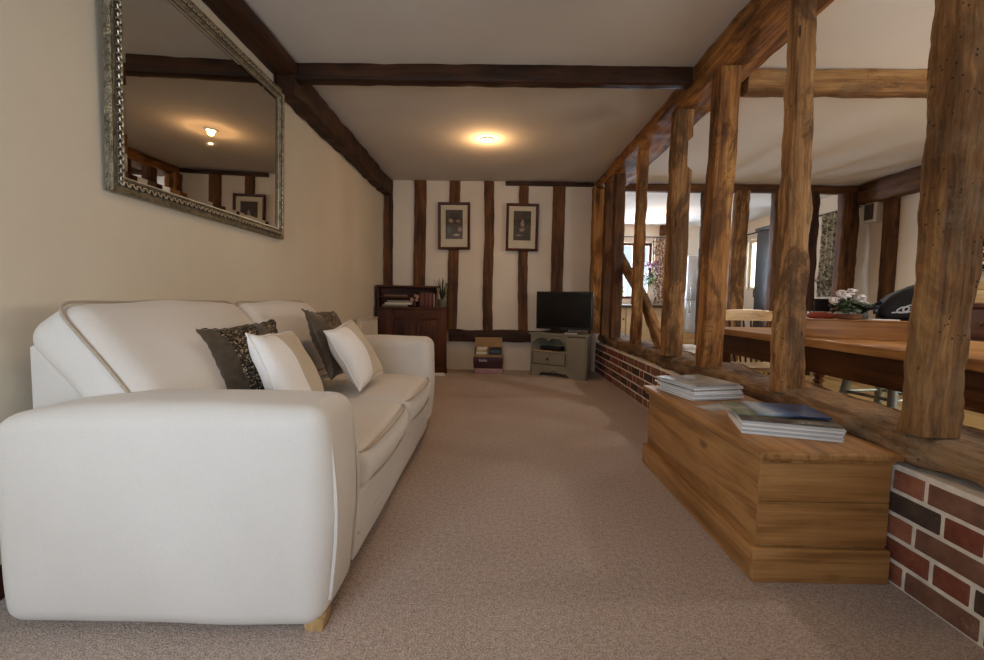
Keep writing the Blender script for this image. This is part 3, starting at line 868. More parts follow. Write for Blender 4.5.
# ------------------------------------------------------------------ dresser in the back-left corner
_before = set(bpy.data.objects)
def dresser():
    x0, x1, y0, y1 = -1.435, -.605, 5.37, 5.615
    root = thing('dresser', 'dark mahogany corner dresser with a shelf top by the back wall', 'dresser', (x0, y0, 0))
    W_ = x1 - x0; D = y1 - y0
    def put(mb, n, m, p=root): return mb.build(n, m, p)
    mb = MB(); mb.rbox(0, W_, .012, D, .05, .79, .004); mb.rbox(-.005, W_ + .005, .0, D, 0, .07, .006); put(mb, 'body', M['mahoZ'])
    mb = MB(); mb.rbox(-.012, W_ + .012, -.014, D, .79, .815, .006); put(mb, 'top', M['mahoX'])
    mb = MB(); mb.rbox(.20, .72, -.002, .02, .665, .772, .004); d = put(mb, 'drawer', M['mahoX'])
    mb = MB(); mb.tube([(.40, -.004, .725), (.41, -.022, .715), (.46, -.028, .708), (.51, -.022, .715), (.52, -.004, .725)], .006, 6); put(mb, 'handle', M['brass'], d)
    for (a, b) in ((.20, .455), (.465, .72)):
        mb = MB(); mb.rbox(a, b, 0, .02, .09, .65, .004); mb.rbox(a+.045, b-.045, -.008, .01, .14, .59, .012); d = put(mb, 'door', M['mahoZ'])
        mb = MB(); kx = b - .02 if a < .4 else a + .02; mb.lathe([(.004, 0), (.004, .01), (.010, .016), (.006, .024)], 10, M=T(kx, 0, .40) @ R(90, 'X')); put(mb, 'knob', M['brass'], d)
    # shelf top
    mb = MB(); mb.rbox(.0, .02, .03, D, .815, 1.075, .003); put(mb, 'shelf_side', M['mahoZ'])
    mb = MB(); mb.prism([(.03, .815), (D, .815), (D, 1.05), (.10, 1.02), (.03, .90)], .70, .72, M=Matrix(((0,0,1,0),(1,0,0,0),(0,1,0,0),(0,0,0,1)))); put(mb, 'shelf_side', M['mahoZ'])
    mb = MB(); mb.rbox(.02, .70, D - .012, D, .815, 1.075, .003); put(mb, 'shelf_back', M['mahoX'])
    mb = MB(); mb.rbox(-.01, .74, .02, D, 1.05, 1.072, .004); put(mb, 'shelf_top', M['mahoX'])
    mb = MB(); mb.rbox(.02, .40, .05, D - .012, .925, .938, .003); put(mb, 'shelf', M['mahoX'])
    return root
dresser()
def book(loc, rz, tall, wide, thick, cover, label, grp, upright=True, lie=False):
    root = thing('book', label, 'book', loc, rz, grp)
    mb = MB(); mb.box(.002, thick - .002, .004, wide - .003, .002, tall - .002)
    if lie: mb.v = [Vector((v.z, v.y, v.x)) for v in mb.v]
    mb.build('pages', M['paper'], root, smooth=False)
    mb = MB(); mb.rbox(0, .002, 0, wide, 0, tall, .0006, e=2); mb.rbox(thick - .002, thick, 0, wide, 0, tall, .0006, e=2); mb.rbox(0, thick, 0, .004, 0, tall, .001, e=2)
    if lie: mb.v = [Vector((v.z, v.y, v.x)) for v in mb.v]
    mb.build('cover', cover, root)
    return root
cols = ['#5a1e18', '#6b3b22', '#3a1512', '#7a2a20', '#4a2a1a', '#8a4a38', '#5a2018', '#c9b8a0']
x = -.935
for i, c in enumerate(cols):
    th = [.022, .024, .020, .026, .022, .020, .024, .016][i]
    book((x, 5.47, .8165), 0, [.185, .175, .19, .18, .185, .17, .18, .16][i], .13, th, plain('book_cover_' + c[1:], c, .6),
         ['dark red book at the left of the dresser top row', 'brown book second along the dresser top row', 'near-black maroon book third along the dresser row', 'bright red book fourth along the dresser row',
          'dark brown book fifth along the dresser row', 'faded rose book sixth along the dresser row', 'dark red book seventh along the dresser row', 'thin pale book at the right end of the dresser row'][i], 'books standing on the dresser')
    x += th + .002
z = .8165
for i, (c, L) in enumerate([('#7a7462', .30), ('#cfc6b4', .34), ('#8d8470', .30)]):
    book((-1.38 + i * .03, 5.43, z), 0, L, .16, .024, plain('flat_book_' + c[1:], c, .6), ['olive book at the bottom of the flat dresser pile', 'cream book in the middle of the flat dresser pile', 'drab book on top of the flat dresser pile'][i], 'books lying on the dresser', lie=True)
    z += .0245
book((-1.36, 5.43, .9395), 0, .28, .16, .02, plain('flat_book_rose', '#6d4a40', .6), 'reddish book lying on the small upper dresser shelf', 'books lying on the dresser', lie=True)
# floral ornament on the dresser
root = thing('flower_ornament', 'small ornament of pale pink flowers on the dresser top', 'ornament', (-1.00, 5.43, .8165))
mb = MB(); mb.lathe([(.02, 0), (.028, .01), (.024, .04), (.014, .055), (.016, .06)], 14); mb.build('base', M['maroon'], root)
mb = MB(); rr = random.Random(4)
for i in range(9):
    p = Vector((rr.uniform(-.045, .045), rr.uniform(-.02, .02), rr.uniform(.05, .15)))
    mb.tube([(0, 0, .05), p * .6 + Vector((0, 0, .03)), p], .002, 5, mat=1)
    for k in range(5):
        mb.soft((0, 0, 0), (.022, .014, .008), .004, n=1, e=3, M=T(*p) @ R(72 * k, 'Y') @ T(.012, 0, 0), mat=0)
mb.build('blossoms', [plain('dusky_pink_petal', '#b98f80', .6), M['leaf']], root, merge=False)

def spiky_plant(loc, label):
    root = thing('potted_plant', label, 'plant', loc)
    mb = MB(); mb.lathe([(.045, 0), (.058, .05), (.062, .095), (.055, .095), (.050, .085)], 20); mb.build('pot', M['greypot'], root)
    mb = MB(); rr = random.Random(8)
    for i in range(16):
        a = rr.uniform(0, 2*pi); L = rr.uniform(.12, .30); lean = rr.uniform(.03, .12); w = rr.uniform(.010, .016)
        d = Vector((cos(a), sin(a), 0)); s_ = Vector((-sin(a), cos(a), 0))
        def f(u, v, d=d, s_=s_, L=L, lean=lean, w=w):
            ww = w * (1 - u)**.6 * (v - .5) * 2
            return d * (.015 + lean * u**1.6) + s_ * ww + Vector((0, 0, .085 + L * u)) - d * (.004 * (1 - abs(2*v - 1)))
        mb.grid(f, 8, 4)
    mb.build('leaves', M['leaf'], root, merge=False, recalc=False)
spiky_plant((-.655, 5.50, .8165), 'spiky-leaved plant in a grey pot on the dresser')

_O = Vector((-1.435, 5.37, 0)); _N = Vector((-1.408, 5.175, 0))     # the dresser stands a little askew in the corner
for o in [q for q in bpy.data.objects if q not in _before and q.parent is None]:
    o.location = _N + Matrix.Rotation(radians(12), 3, 'Z') @ (Vector(o.location) - _O)
    o.rotation_euler = (0, 0, o.rotation_euler.z + radians(12))

# papers on the floor by the dresser
mb = MB()
for k in range(4): mb.rbox(-.075 + .006*k, .075 - .004*k, -.05, .05 - .004*k, .006*k, .006*k + .0055, .001, e=2)
tag(mb.build('paper_pile', M['paper'], M=T(-.68, 5.20, .0005) @ R(6, 'Z'), merge=False), 'small pile of white papers on the carpet by the dresser', 'papers')

# ------------------------------------------------------------------ boxes of games and books
root = thing('game_box', 'flat dusty pink box on the carpet under the maroon box', 'box', (-.085, 5.47, 0), 0, 'boxes against the back wall')
mb = MB(); mb.rbox(-.165, .18, -.13, .13, 0, .036, .003); mb.build('box_base', M['pink'], root)
mb = MB(); mb.rbox(-.168, .183, -.133, .133, .018, .068, .004); l = mb.build('lid', M['pink'], root)
mb = MB(); [mb.box(-.02 + .012*k, -.012 + .012*k, -.1342, -.133, .036, .046) for k in (0, 1, 2, 4)]; mb.build('lettering', M['maroon'], root, smooth=False)
root = thing('game_box', 'maroon box with white lettering under the box of books', 'box', (-.085, 5.47, .0685), 0, 'boxes against the back wall')
mb = MB(); mb.rbox(-.18, .178, -.13, .13, 0, .10, .003); mb.build('box_base', M['maroon'], root)
mb = MB(); mb.rbox(-.184, .182, -.134, .134, .05, .140, .004); mb.build('lid', M['maroon'], root)
mb = MB(); [mb.rbox(-.11 + .02*k, -.098 + .02*k, -.1352, -.134, .085, .085 + (.022 if k % 3 else .030), .0005, e=2) for k in range(5)]; mb.build('lettering', M['bagmark'], root)
root = thing('cardboard_box', 'open brown cardboard box holding books by the back wall', 'box', (-.085, 5.47, .209))
mb = MB(); mb.box(-.175, .170, -.12, .12, 0, .004); mb.box(-.175, -.170, -.12, .12, .004, .10); mb.box(.165, .170, -.12, .12, .004, .10); mb.box(-.17, .165, -.12, -.116, .004, .028)
mb.build('tray', M['card'], root, smooth=False, merge=False)
mb = MB(); mb.rbox(-.175, .170, .115, .12, .004, .225, .001, e=2); mb.build('back_flap', M['card'], root)
bc = [('#c7bb8e', .13, .030), ('#d8d2c6', .14, .026), ('#b9a878', .12, .030), ('#e0dcd2', .13, .022)]
z = .2135
for i, (c, L, th) in enumerate(bc):
    book((-.245 + .006 * i, 5.365, z), 0, L, .15, th, plain('carton_book_' + c[1:], c, .5), ['straw-coloured book at the bottom left of the cardboard box', 'off-white book second up on the left of the cardboard box', 'tan book third up on the left of the cardboard box', 'white book topping the left side of the cardboard box'][i], 'books in the cardboard box', lie=True)
    z += th + .0005
z = .2135
for i, (c, L, th) in enumerate([('#d9d4ca', .155, .022), ('#2c3440', .15, .028), ('#4b5a66', .15, .028), ('#1c1c20', .14, .024)]):
    book((-.085 + .004 * i, 5.365, z), 0, L, .15, th, plain('carton_book_' + c[1:], c, .5), ['white book at the bottom right of the cardboard box', 'navy book second up on the right of the cardboard box', 'slate blue book third up on the right of the cardboard box', 'black book topping the right side of the cardboard box'][i], 'books in the cardboard box', lie=True)
    z += th + .0005

# ------------------------------------------------------------------ tv stand and television
def tvstand():
    ang = -math.degrees(math.atan2(5.385 - 4.97, 1.085 - .474))
    ox = .438
    root = thing('tv_stand', 'grey painted corner television stand with drawer and open shelf', 'stand', (ox, 5.385, 0), ang)
    W_ = .735; H_ = .50; D = .30
    def put(mb, n, m=M['greypaint'], p=root, **k): return mb.build(n, m, p, **k)
    # back tapers for the corner: trapezium top
    mb = MB(); mb.prism([(-.02, -.015), (W_+.015, -.015), (W_+.015, .05), (W_-.16, D), (.15, D), (-.02, .05)], H_, H_+.024); put(mb, 'top')
    mb = MB()
    mb.box(0, .018, 0, .05, .0, H_); mb.box(W_-.018, W_, 0, .05, 0, H_)
    mb.prism([(.0, .05), (.018, .05), (.165, D-.012), (.15, D-.005)], .04, H_); mb.prism([(W_-.018, .05), (W_, .05), (W_-.155, D-.005), (W_-.17, D-.012)], .04, H_)
    mb.box(.15, W_-.16, D-.016, D-.006, .04, H_)
    mb.prism([(.018, .004), (W_-.018, .004), (W_-.018, .05), (W_-.17, D-.016), (.165, D-.016), (.018, .05)], .285, .300)
    mb.prism([(.018, .004), (W_-.018, .004), (W_-.018, .05), (W_-.17, D-.016), (.165, D-.016), (.018, .05)], .05, .065)
    mb.box(.475, .495, .002, .05, .05, H_)
    put(mb, 'carcass', angle=20)
    Mx = Matrix(((1,0,0,0),(0,0,1,0),(0,1,0,0),(0,0,0,1)))
    # scalloped shelf arch
    pts = [(.018, H_), (.018, .405)]
    for i in range(25):
        t = i / 24; u = .06 + .37 * t
        pts.append((u, .418 + .045 * abs(sin(t * pi * 2)) ** .5))
    pts += [(.475, .405), (.475, H_)]
    mb = MB(); mb.prism(pts, 0, .016, M=Mx); put(mb, 'shelf_valance', angle=25)
    mb = MB(); mb.rbox(.03, .465, -.006, .014, .145, .28, .004); d = put(mb, 'drawer')
    mb = MB(); mb.lathe([(.006, 0), (.006, .012), (.017, .02), (.018, .028), (.008, .034)], 14, M=T(.248, -.004, .212) @ R(90, 'X')); put(mb, 'knob', M['brass'], d)
    mb = MB(); mb.rbox(.50, .715, -.006, .014, .085, .485, .004); put(mb, 'door')
    pts = [(.0, .0), (.0, .135), (W_, .135), (W_, 0), (.52, 0)]
    for i in range(21):
        t = i / 20; u = .50 - .36 * t
        pts.append((u, .02 + .045 * sin(t * pi) ** .6 + .012 * cos(t * pi * 4)))
    pts += [(.12, 0)]
    mb = MB(); mb.prism(pts[:], 0.0, .016, M=Mx); put(mb, 'scalloped_plinth', angle=25)
    # wooden lining of the open shelf
    mb = MB(); mb.prism([(.02, .008), (.47, .008), (.47, .20), (.17, .20), (.02, .06)], .3005, .306); put(mb, 'shelf_board', M['paleX'])
    # box on the shelf
    b = thing('set_top_box', 'flat black set-top box inside the television stand shelf', 'box', root.matrix_world @ Vector((0, 0, 0)))
    b.location = (ox, 5.385, 0); b.rotation_euler = root.rotation_euler
    b.location = Vector(b.location) + Matrix.Rotation(radians(ang), 3, 'Z') @ Vector((.10, .06, .3065))
    mb = MB(); mb.rbox(0, .27, 0, .11, .004, .048, .004); mb.build('case', M['black'], b)
    mb = MB(); mb.rbox(.02, .06, .02, .09, 0, .005, .001, e=2); mb.rbox(.21, .25, .02, .09, 0, .005, .001, e=2); mb.build('feet', M['black'], b)
    # television
    tv = thing('television', 'flat black television on the grey stand in the corner', 'television')
    tv.rotation_euler = (0, 0, radians(ang + 10))
    tv.location = Vector((ox, 5.385, 0)) + Matrix.Rotation(radians(ang), 3, 'Z') @ Vector((.385, .10, H_ + .0245))
    w = .69
    mb = MB(); mb.rbox(-w/2, w/2, 0, .045, .045, .50, .006); mb.rbox(-.2, .2, .04, .075, .10, .40, .015); mb.build('casing', M['black'], tv)
    mb = MB(); mb.box(-w/2+.018, w/2-.018, -.0012, .001, .075, .482); mb.build('screen', M['screen'], tv, smooth=False)
    mb = MB(); mb.rbox(-.05, .05, .012, .04, .008, .07, .006); mb.build('neck', M['black'], tv)
    mb = MB(); mb.soft((0, .02, .006), (.42, .17, .012), .005, n=6); mb.build('base', M['black'], tv)
    mb = MB(); mb.rbox(-.045, .045, -.0018, .0, .055, .064, .0005, e=2); mb.build('badge', M['grille'], tv)
    rc = thing('remote_control', 'slim pale remote control lying before the television', 'remote', Vector((ox, 5.385, 0)) + Matrix.Rotation(radians(ang), 3, 'Z') @ Vector((.52, .03, H_ + .0245)), ang + 8)
    mb = MB(); mb.rbox(-.075, .075, -.012, .012, 0, .014, .004); mb.build('case', M['paper_grey'], rc)
    mb = MB(); [mb.lathe([(.003, 0), (.003, .002)], 8, M=T(-.05 + .018*k, 0, .0135)) for k in range(6)]; mb.build('buttons', M['black'], rc, merge=False)
tvstand()

# ------------------------------------------------------------------ dining room: table, chair, stools
def turned(h, r=.038):
    return [(r*.7, 0), (r*.9, .02), (r*.6, .05), (r*.75, .10), (r*1.05, .22), (r*.7, .34*h/.6), (r*1.1, .36*h/.6), (r*.7, .38*h/.6), (r*1.15, .42*h/.6), (r*.75, .44*h/.6), (r, .46*h/.6), (r, h)]
def table():
    x0, x1, y0, y1, zt = 1.69, 2.60, 1.22, 3.50, .72
    root = thing('dining_table', 'long wooden dining table beyond the timber partition', 'table', ((x0+x1)/2, (y0+y1)/2, 0))
    hx, hy = (x1-x0)/2, (y1-y0)/2
    mb = MB(); mb.rbox(-hx, hx, -hy, hy, zt-.045, zt, .008); mb.build('tabletop', M['tabY'], root)
    i = .055
    for sx in (-1, 1):
        mb = MB(); mb.rbox(sx*(hx-i)-.012, sx*(hx-i)+.012, -hy+.06, hy-.06, zt-.185, zt-.046, .003); mb.build('apron', M['tabdY'], root)
    for sy in (-1, 1):
        mb = MB(); mb.rbox(-hx+i+.013, hx-i-.013, sy*(hy-.07)-.012, sy*(hy-.07)+.012, zt-.185, zt-.046, .003); mb.build('apron', M['tabdX'], root)
    for sx in (-1, 1):
        for sy in (-1, 1):
            mb = MB(); mb.lathe(turned(.535), 18, M=T(sx*(hx-.09), sy*(hy-.12), 0)); mb.rbox(sx*(hx-.09)-.04, sx*(hx-.09)+.04, sy*(hy-.12)-.04, sy*(hy-.12)+.04, .53, zt-.0455, .004)
            mb.build('leg', M['tabdZ'], root)
table()
def chair(loc, rz, label):
    root = thing('dining_chair', label, 'chair', loc, rz)
    # faces -y (towards the table); back at +y
    mb = MB(); mb.soft((0, 0, .395), (.42, .40, .032), .014, (0, 0, -.004), n=6, e=4); mb.build('seat', M['paleX'], root)
    for sx in (-1, 1):
        for sy in (-1, 1):
            mb = MB(); mb.tube([(sx*.15, sy*.14, .385), (sx*.175, sy*.165, .2), (sx*.195, sy*.19, 0)], lambda t: .018 - .004*t + .004*sin(t*9), 10); mb.build('leg', M['paleZ'], root)
    for a, b in (((-.172, -.16, .2), (-.172, .16, .2)), ((.172, -.16, .2), (.172, .16, .2)), ((-.17, 0, .2), (.17, 0, .2))):
        mb = MB(); mb.tube([a, b], .010, 8); mb.build('stretcher', M['paleY'], root)
    def f(u, v):
        pass
    mb = MB(); n = 24; vs = []; fs = []
    for i in range(n + 1):
        t = i / n * 2 - 1; x = t * .235; y = .235 - .055 * t * t; top = .858 - .018 * abs(t)**3; bot = .762 + .0 * t
        for (dy, z) in ((-.011, bot), (-.011, top - .006), (0, top), (.011, top - .006), (.011, bot)): vs.append((x, y + dy, z))
    for i in range(n):
        for k in range(5): fs.append((i*5+k, (i+1)*5+k, (i+1)*5+(k+1) % 5, i*5+(k+1) % 5))
    fs.append((0,1,2,3,4)[::-1]); fs.append(tuple(n*5+k for k in range(5))); mb.add(vs, fs); mb.build('top_rail', M['paleX'], root, angle=50)
    for k in range(7):
        t = (k - 3) / 3.4
        mb = MB(); mb.tube([(t*.15, .165, .402), (t*.185, .19, .56), (t*.215, .235 - .055*t*t*.8, .772)], lambda q: .008 + .003 * sin(q * pi), 8); mb.build('spindle', M['tabdZ'], root)  # dark wood on the pale chair: the spindles' shade put into the colour
chair((2.14, 3.56, 0), 0, 'pale pine spindle-back chair at the far end of the dining table')
def stool(loc, rz, label, mat, s=1):
    root = thing('stool', label, 'stool', loc, rz)
    mb = MB(); mb.soft((0, 0, .485), (.34, .34, .03), .013, n=4); mb.build('seat', mat, root)
    for sx in (-1, 1):
        for sy in (-1, 1):
            mb = MB(); mb.tube([(sx*.13, sy*.13, .473), (sx*.185, sy*.185, 0)], .025, 10); mb.build('leg', mat, root)
    for k in range(4):
        a = R(90*k, 'Z'); mb = MB(); mb.tube([a @ Vector((-.146, -.146, .345)), a @ Vector((.146, -.146, .345))], .010, 8); mb.build('rung', mat, root)
stool((2.46, 2.74, 0), 12, 'grey metal stool tucked under the dining table', M['greymetal'])

# low wooden box on the table and what stands on it
AB = -30.8
root = thing('wooden_box', 'long low wooden box lying on the dining table', 'box', (1.735, 2.50, .7205), AB)
mb = MB(); mb.rbox(0, .60, 0, .016, 0, .098, .004); mb.rbox(0, .60, .404, .42, 0, .098, .004); mb.rbox(0, .016, .016, .404, 0, .098, .003); mb.rbox(.584, .60, .016, .404, 0, .098, .003)
mb.build('sides', M['tabX'], root)
mb = MB(); mb.rbox(-.006, .606, -.008, .428, .0985, .104, .002); mb.build('lid', M['tabX'], root)
zb = .7205 + .1045
def onbox(u, v): return Vector((1.735, 2.50, zb)) + Matrix.Rotation(radians(AB), 3, 'Z') @ Vector((u, v, 0))
def flower_pot(loc, label):
    root = thing('flowering_plant', label, 'plant', loc)
    mb = MB(); mb.lathe([(.040, 0), (.055, .006), (.062, .028), (.056, .028), (.05, .022)], 20); mb.build('pot', M['terracotta'], root)
    mb = MB(); rr = random.Random(12)
    for i in range(70):
        a = rr.uniform(0, 2*pi); r = rr.uniform(.01, .085); z = .03 + rr.uniform(0, .075) * (1 - r * 6) + .03 * rr.random()
        s_ = rr.uniform(.018, .03)
        Mx = T(r*cos(a), r*sin(a), z + .01) @ R(math.degrees(a), 'Z') @ R(rr.uniform(-10, 60), 'Y')
        mb.grid(lambda u, v: (s_ * (u - .2) * 1.6, s_ * (v - .5) * 1.7 * sin(pi * min(1, max(.12, u))), .006 * sin(3 * u) - .01 * abs(v - .5)), 5, 4, M=Mx)
    mb.build('foliage', M['leaf'], root, merge=False, recalc=False)
    for (dx, dy, dz) in ((-.045, 0, .145), (-.02, .0, .125), (.015, .01, .155), (.062, 0, .120), (.055, .01, .095), (-.085, .0, .105), (.08, .0, .085)):
        mb = MB(); mb.tube([(dx*.3, dy, .04), (dx*.7, dy, dz*.6), (dx, dy, dz)], .0018, 5, mat=1)
        for k in range(22):
            d = Vector((rr.gauss(0, 1), rr.gauss(0, 1), rr.gauss(.3, 1))).normalized()
            mb.soft((0, 0, 0), (.017, .013, .006), .003, n=1, e=3, M=T(dx + d.x*.020, dy + d.y*.018, dz + d.z*.014) @ R(rr.uniform(0, 360), 'Z') @ R(rr.uniform(0, 180), 'X'))
        mb.build('flower', [M['petal'], M['leaf2']], root, merge=False)
flower_pot(onbox(.225, .10), 'white-flowered pot plant on the low wooden box')
mb = MB(); mb.soft((0, 0, .012), (.13, .07, .024), .011, (0, 0, .01), n=8, e=4, wr=.006, wf=25)
tag(mb.build('folded_cloth', M['redcloth'], M=Matrix.Translation(onbox(.105, .15) + Vector((0, 0, .004))) @ R(-20, 'Z')), 'crumpled red cloth beside the flowering plant', 'cloth')
root = thing('book', 'book with a mottled white cover at the left on the wooden box', 'book', onbox(.06, .285), AB + 4)
mb = MB(); mb.box(.003, .16, .003, .097, .002, .036); mb.build('pages', M['paper'], root, smooth=False)
mb = MB(); mb.rbox(0, .163, 0, .10, 0, .002, .0006, e=2); mb.rbox(0, .163, 0, .10, .036, .038, .0006, e=2); mb.rbox(0, .163, 0, .002, 0, .038, .0006, e=2); mb.build('cover', M['bookpattern'], root)
root = thing('patterned_tin', 'blue and white patterned tin behind the flowering plant', 'tin', onbox(.285, .34), AB)
mb = MB(); mb.rbox(-.06, .06, -.045, .045, 0, .05, .006); mb.build('tin_body', M['bluetin'], root)
mb = MB(); mb.rbox(-.062, .062, -.047, .047, .0505, .062, .005); mb.build('tin_lid', M['bluetin'], root)
mb = MB(); mb.rbox(-.06, .06, -.04, .04, 0, .003, .0008, e=2); mb.rbox(-.055, .06, -.04, .035, .0032, .006, .0008, e=2)
tag(mb.build('paper_sheets', M['paper'], M=Matrix.Translation(onbox(.365, .07)) @ R(AB + 10, 'Z')), 'few white paper sheets lying right of the flower pot', 'papers')
def bag():
    root = thing('bag', 'black soft bag with a white looped emblem on the wooden box', 'bag', onbox(.45, .16) + Vector((0, 0, .010)), AB)
    def f(q, t):
        q.z += .05 * t[0] * (1 if t[2] > 0 else 0); return q
    mb = MB(); mb.soft((0, .02, .070), (.17, .20, .14), .05, (.01, .01, .02), n=10, e=5, wr=.016, wf=11, fn=f); mb.build('bag_body', M['bagcloth'], root, angle=70)
    mb = MB(); mb.tube([(-.10, -.06, .06), (-.14, -.05, .05), (-.16, 0, .03), (-.13, .03, .05), (-.08, .0, .09)], .010, 8); mb.build('strap', M['bagcloth'], root)
    mb = MB()
    for (cx, cz, r1, r2) in ((.022, .056, .028, .017), (-.006, .048, .024, .014)):
        mb.tube([(cx + r1*cos(t), -.094, cz + r2*sin(t) + .3*r1*cos(t)) for t in [k*2*pi/20 for k in range(20)]], .0042, 6, closed=True)
    mb.tube([(-.05, -.094, .032), (-.02, -.094, .036), (.01, -.094, .034)], .004, 6); mb.tube([(.03, -.094, .078), (.055, -.094, .086)], .004, 6)
    mb.build('emblem', M['bagmark'], root)
bag()

# ------------------------------------------------------------------ right wall furniture
def sideboard():
    root = thing('sideboard', 'dark wooden sideboard by the right wall, glimpsed past the nearest post', 'sideboard', (4.15, 3.2, 0))
    mb = MB(); mb.rbox(0, .46, 0, 1.4, 0, .90, .005); mb.build('body', M['tabdZ'], root)
    mb = MB(); mb.rbox(-.02, .48, -.02, 1.42, .90, .935, .006); mb.build('top', M['tabdY'], root)
    for k in range(2):
        for j in range(3):
            mb = MB(); mb.rbox(-.012, .01, .05 + k*.66, .69 + k*.66, .12 + j*.26, .36 + j*.26, .005); d = mb.build('drawer', M['tabdY'], root)
            for yy in (.2, .54):
                mb = MB(); mb.lathe([(.006, 0), (.006, .012), (.016, .02), (.008, .03)], 10, M=T(-.012, yy + k*.66, .24 + j*.26) @ R(-90, 'Y')); mb.build('knob', M['brass'], d)
sideboard()
root = thing('bread_bin', 'yellow wooden bread bin on the dark sideboard', 'bread bin', (4.20, 3.75, .9355))
mb = MB(); mb.rbox(0, .30, 0, .40, 0, .12, .01); mb.build('bin_body', M['paleY'], root)
mb = MB()
for k in range(14): mb.rbox(-.004 + .006*max(0, k-9), .02 + .006*max(0, k-9), .01 + .0, .39, .122 + .005*k, .1265 + .005*k, .002, e=2)
mb.rbox(.02, .30, 0, .40, .1205, .195, .01); mb.build('roll_top', M['paleY'], root)
root = thing('wine_rack', 'black metal wine rack hung on the right wall', 'wine rack', (4.33, 3.6, 1.24))
mb = MB()
for k in range(7):
    for xx in (0, .26):
        mb.tube([(xx, .02 + .12*k, 0), (xx, .02 + .12*k, .33)], .006, 6)
for j in range(4):
    for xx in (0, .26): mb.tube([(xx, .0, .01 + .10*j), (xx, .76, .01 + .10*j)], .006, 6)
for k in range(0, 7, 3):
    for j in (0, 3): mb.tube([(0, .02 + .12*k, .01 + .10*j), (.30, .02 + .12*k, .01 + .10*j)], .006, 6)
mb.build('rack_frame', M['rail'], root, merge=False)
bt = None
for j in range(3):
    for k in (1, 2, 3):
        lab = 'wine bottle in the %s row of the black rack, %s along from the nearest post' % (['bottom', 'middle', 'top'][j], ['third', 'second', 'first'][k - 1])
        loc = (4.30, 3.68 + .12*k, 1.2965 + .10*j)
        if bt is None:
            bt = thing('wine_bottle', lab, 'bottle', loc, 0, 'bottles in the wine rack')
            mb = MB(); mb.lathe([(.036, 0), (.038, .02), (.038, .18), (.014, .23), (.014, .29)], 14, M=T(.30, 0, 0) @ R(-90, 'Y')); mb.build('bottle_body', M['bagcloth'], bt)
            mb = MB(); mb.lathe([(.0155, .25), (.0155, .305)], 12, M=T(.30, 0, 0) @ R(-90, 'Y')); mb.build('capsule', M['whiteplastic'], bt)
        else: dup(bt, lab, loc)
root = thing('wall_cupboard', 'orange pine cupboard high on the right wall', 'cupboard', (4.32, 3.45, 1.66))
mb = MB(); mb.rbox(0, .31, 0, 1.05, 0, .57, .004); mb.build('body', M['pineZ'], root)
for k in range(2):
    mb = MB(); mb.rbox(-.018, .0, .01 + k*.52, .51 + k*.52, .01, .56, .004); mb.rbox(-.024, -.01, .07 + k*.52, .45 + k*.52, .07, .50, .008); mb.build('door', M['pineZ'], root)

root = thing('wall_heater', 'boxy white wall unit with a dark grille on the dining wall', 'heater', (4.570, 5.395, 1.925))
mb = MB(); mb.rbox(0, .076, 0, .175, 0, .265, .008); mb.build('casing', M['whiteplastic'], root)
mb = MB(); mb.box(-.003, .002, .04, .170, .035, .225); mb.build('grille', M['grille'], root, smooth=False)
mb = MB(); [mb.box(-.006, -.003, .04, .170, .045 + .02*k, .052 + .02*k) for k in range(9)]; mb.build('louvres', M['grille'], root, smooth=False, merge=False)

# curtain on the right wall, tied back
def tied_curtain():
    root = thing('curtain', 'grey printed curtain tied back beside the dining room corner', 'curtain', (4.52, 6.02, 1.02))
    def f(u, v):        # v 0 bottom .. 1 top
        z = v * 1.13
        pinch = 1 - .45 * math.exp(-((v - .20) / .10)**2)
        y = (u - .5) * .44 * pinch + .03 * math.exp(-((v - .2) / .12)**2)
        return Vector((.022 * sin(u * 26 + 1.5 * v) * (1 if v > .05 else .8) - .05 * math.exp(-((v - .2) / .08)**2), y, z))
    mb = MB(); mb.grid(f, 60, 30); mb.grid(lambda u, v: f(u, v) + Vector((.004, 0, 0)), 60, 30); mb.build('drape', M['curtain'], root, angle=80)
    mb = MB(); mb.tube([f(u, .2) + Vector((-.028 if s_ else .03, 0, 0)) for s_ in (0, 1) for u in ([k/10 for k in range(11)] if not s_ else [1-k/10 for k in range(11)])], .016, 8, closed=True); mb.build('tie_back', M['curtain'], root)
tied_curtain()
mb = MB(); mb.tube([(4.56, 5.70, 2.165), (4.56, 8.6, 2.165)], .011, 8)
for yy in (5.72, 6.9, 8.4): mb.tube([(4.56, yy, 2.165), (4.649, yy, 2.165)], .008, 6)
tag(mb.build('curtain_rail', M['rail']), 'black curtain rail along the right wall beyond the studs', 'rail')
# low dark cupboard under the curtain, tall dark cupboard
root = thing('low_cupboard', 'low dark cupboard below the grey printed curtain', 'cupboard', (4.22, 5.84, 0))
mb = MB(); mb.rbox(0, .38, 0, .80, .05, .96, .006); mb.build('body', M['dwood'], root)
mb = MB(); mb.rbox(-.02, .39, -.02, .82, .961, .99, .006); mb.build('top', M['dwood'], root)
for k in range(2):
    mb = MB(); mb.rbox(-.015, .0, .02 + .39*k, .39 + .39*k, .10, .93, .005); d = mb.build('door', M['dwood'], root)
    mb = MB(); mb.lathe([(.005, 0), (.012, .02), (.006, .026)], 10, M=T(-.015, (.36 if k == 0 else .44), .6) @ R(-90, 'Y')); mb.build('knob', M['brass'], d)
root = thing('tall_cupboard', 'tall dark cupboard standing beside the bright kitchen side window', 'cupboard', (4.30, 6.88, 0))
mb = MB(); mb.rbox(0, .32, 0, .46, 0, 2.10, .006); mb.build('body', M['dwood'], root)
mb = MB(); mb.rbox(-.03, .33, -.03, .49, 2.101, 2.15, .01); mb.build('cornice', M['dwood'], root)
mb = MB(); mb.rbox(-.018, .0, .02, .44, .08, 2.06, .005); d = mb.build('door', M['dwood'], root)
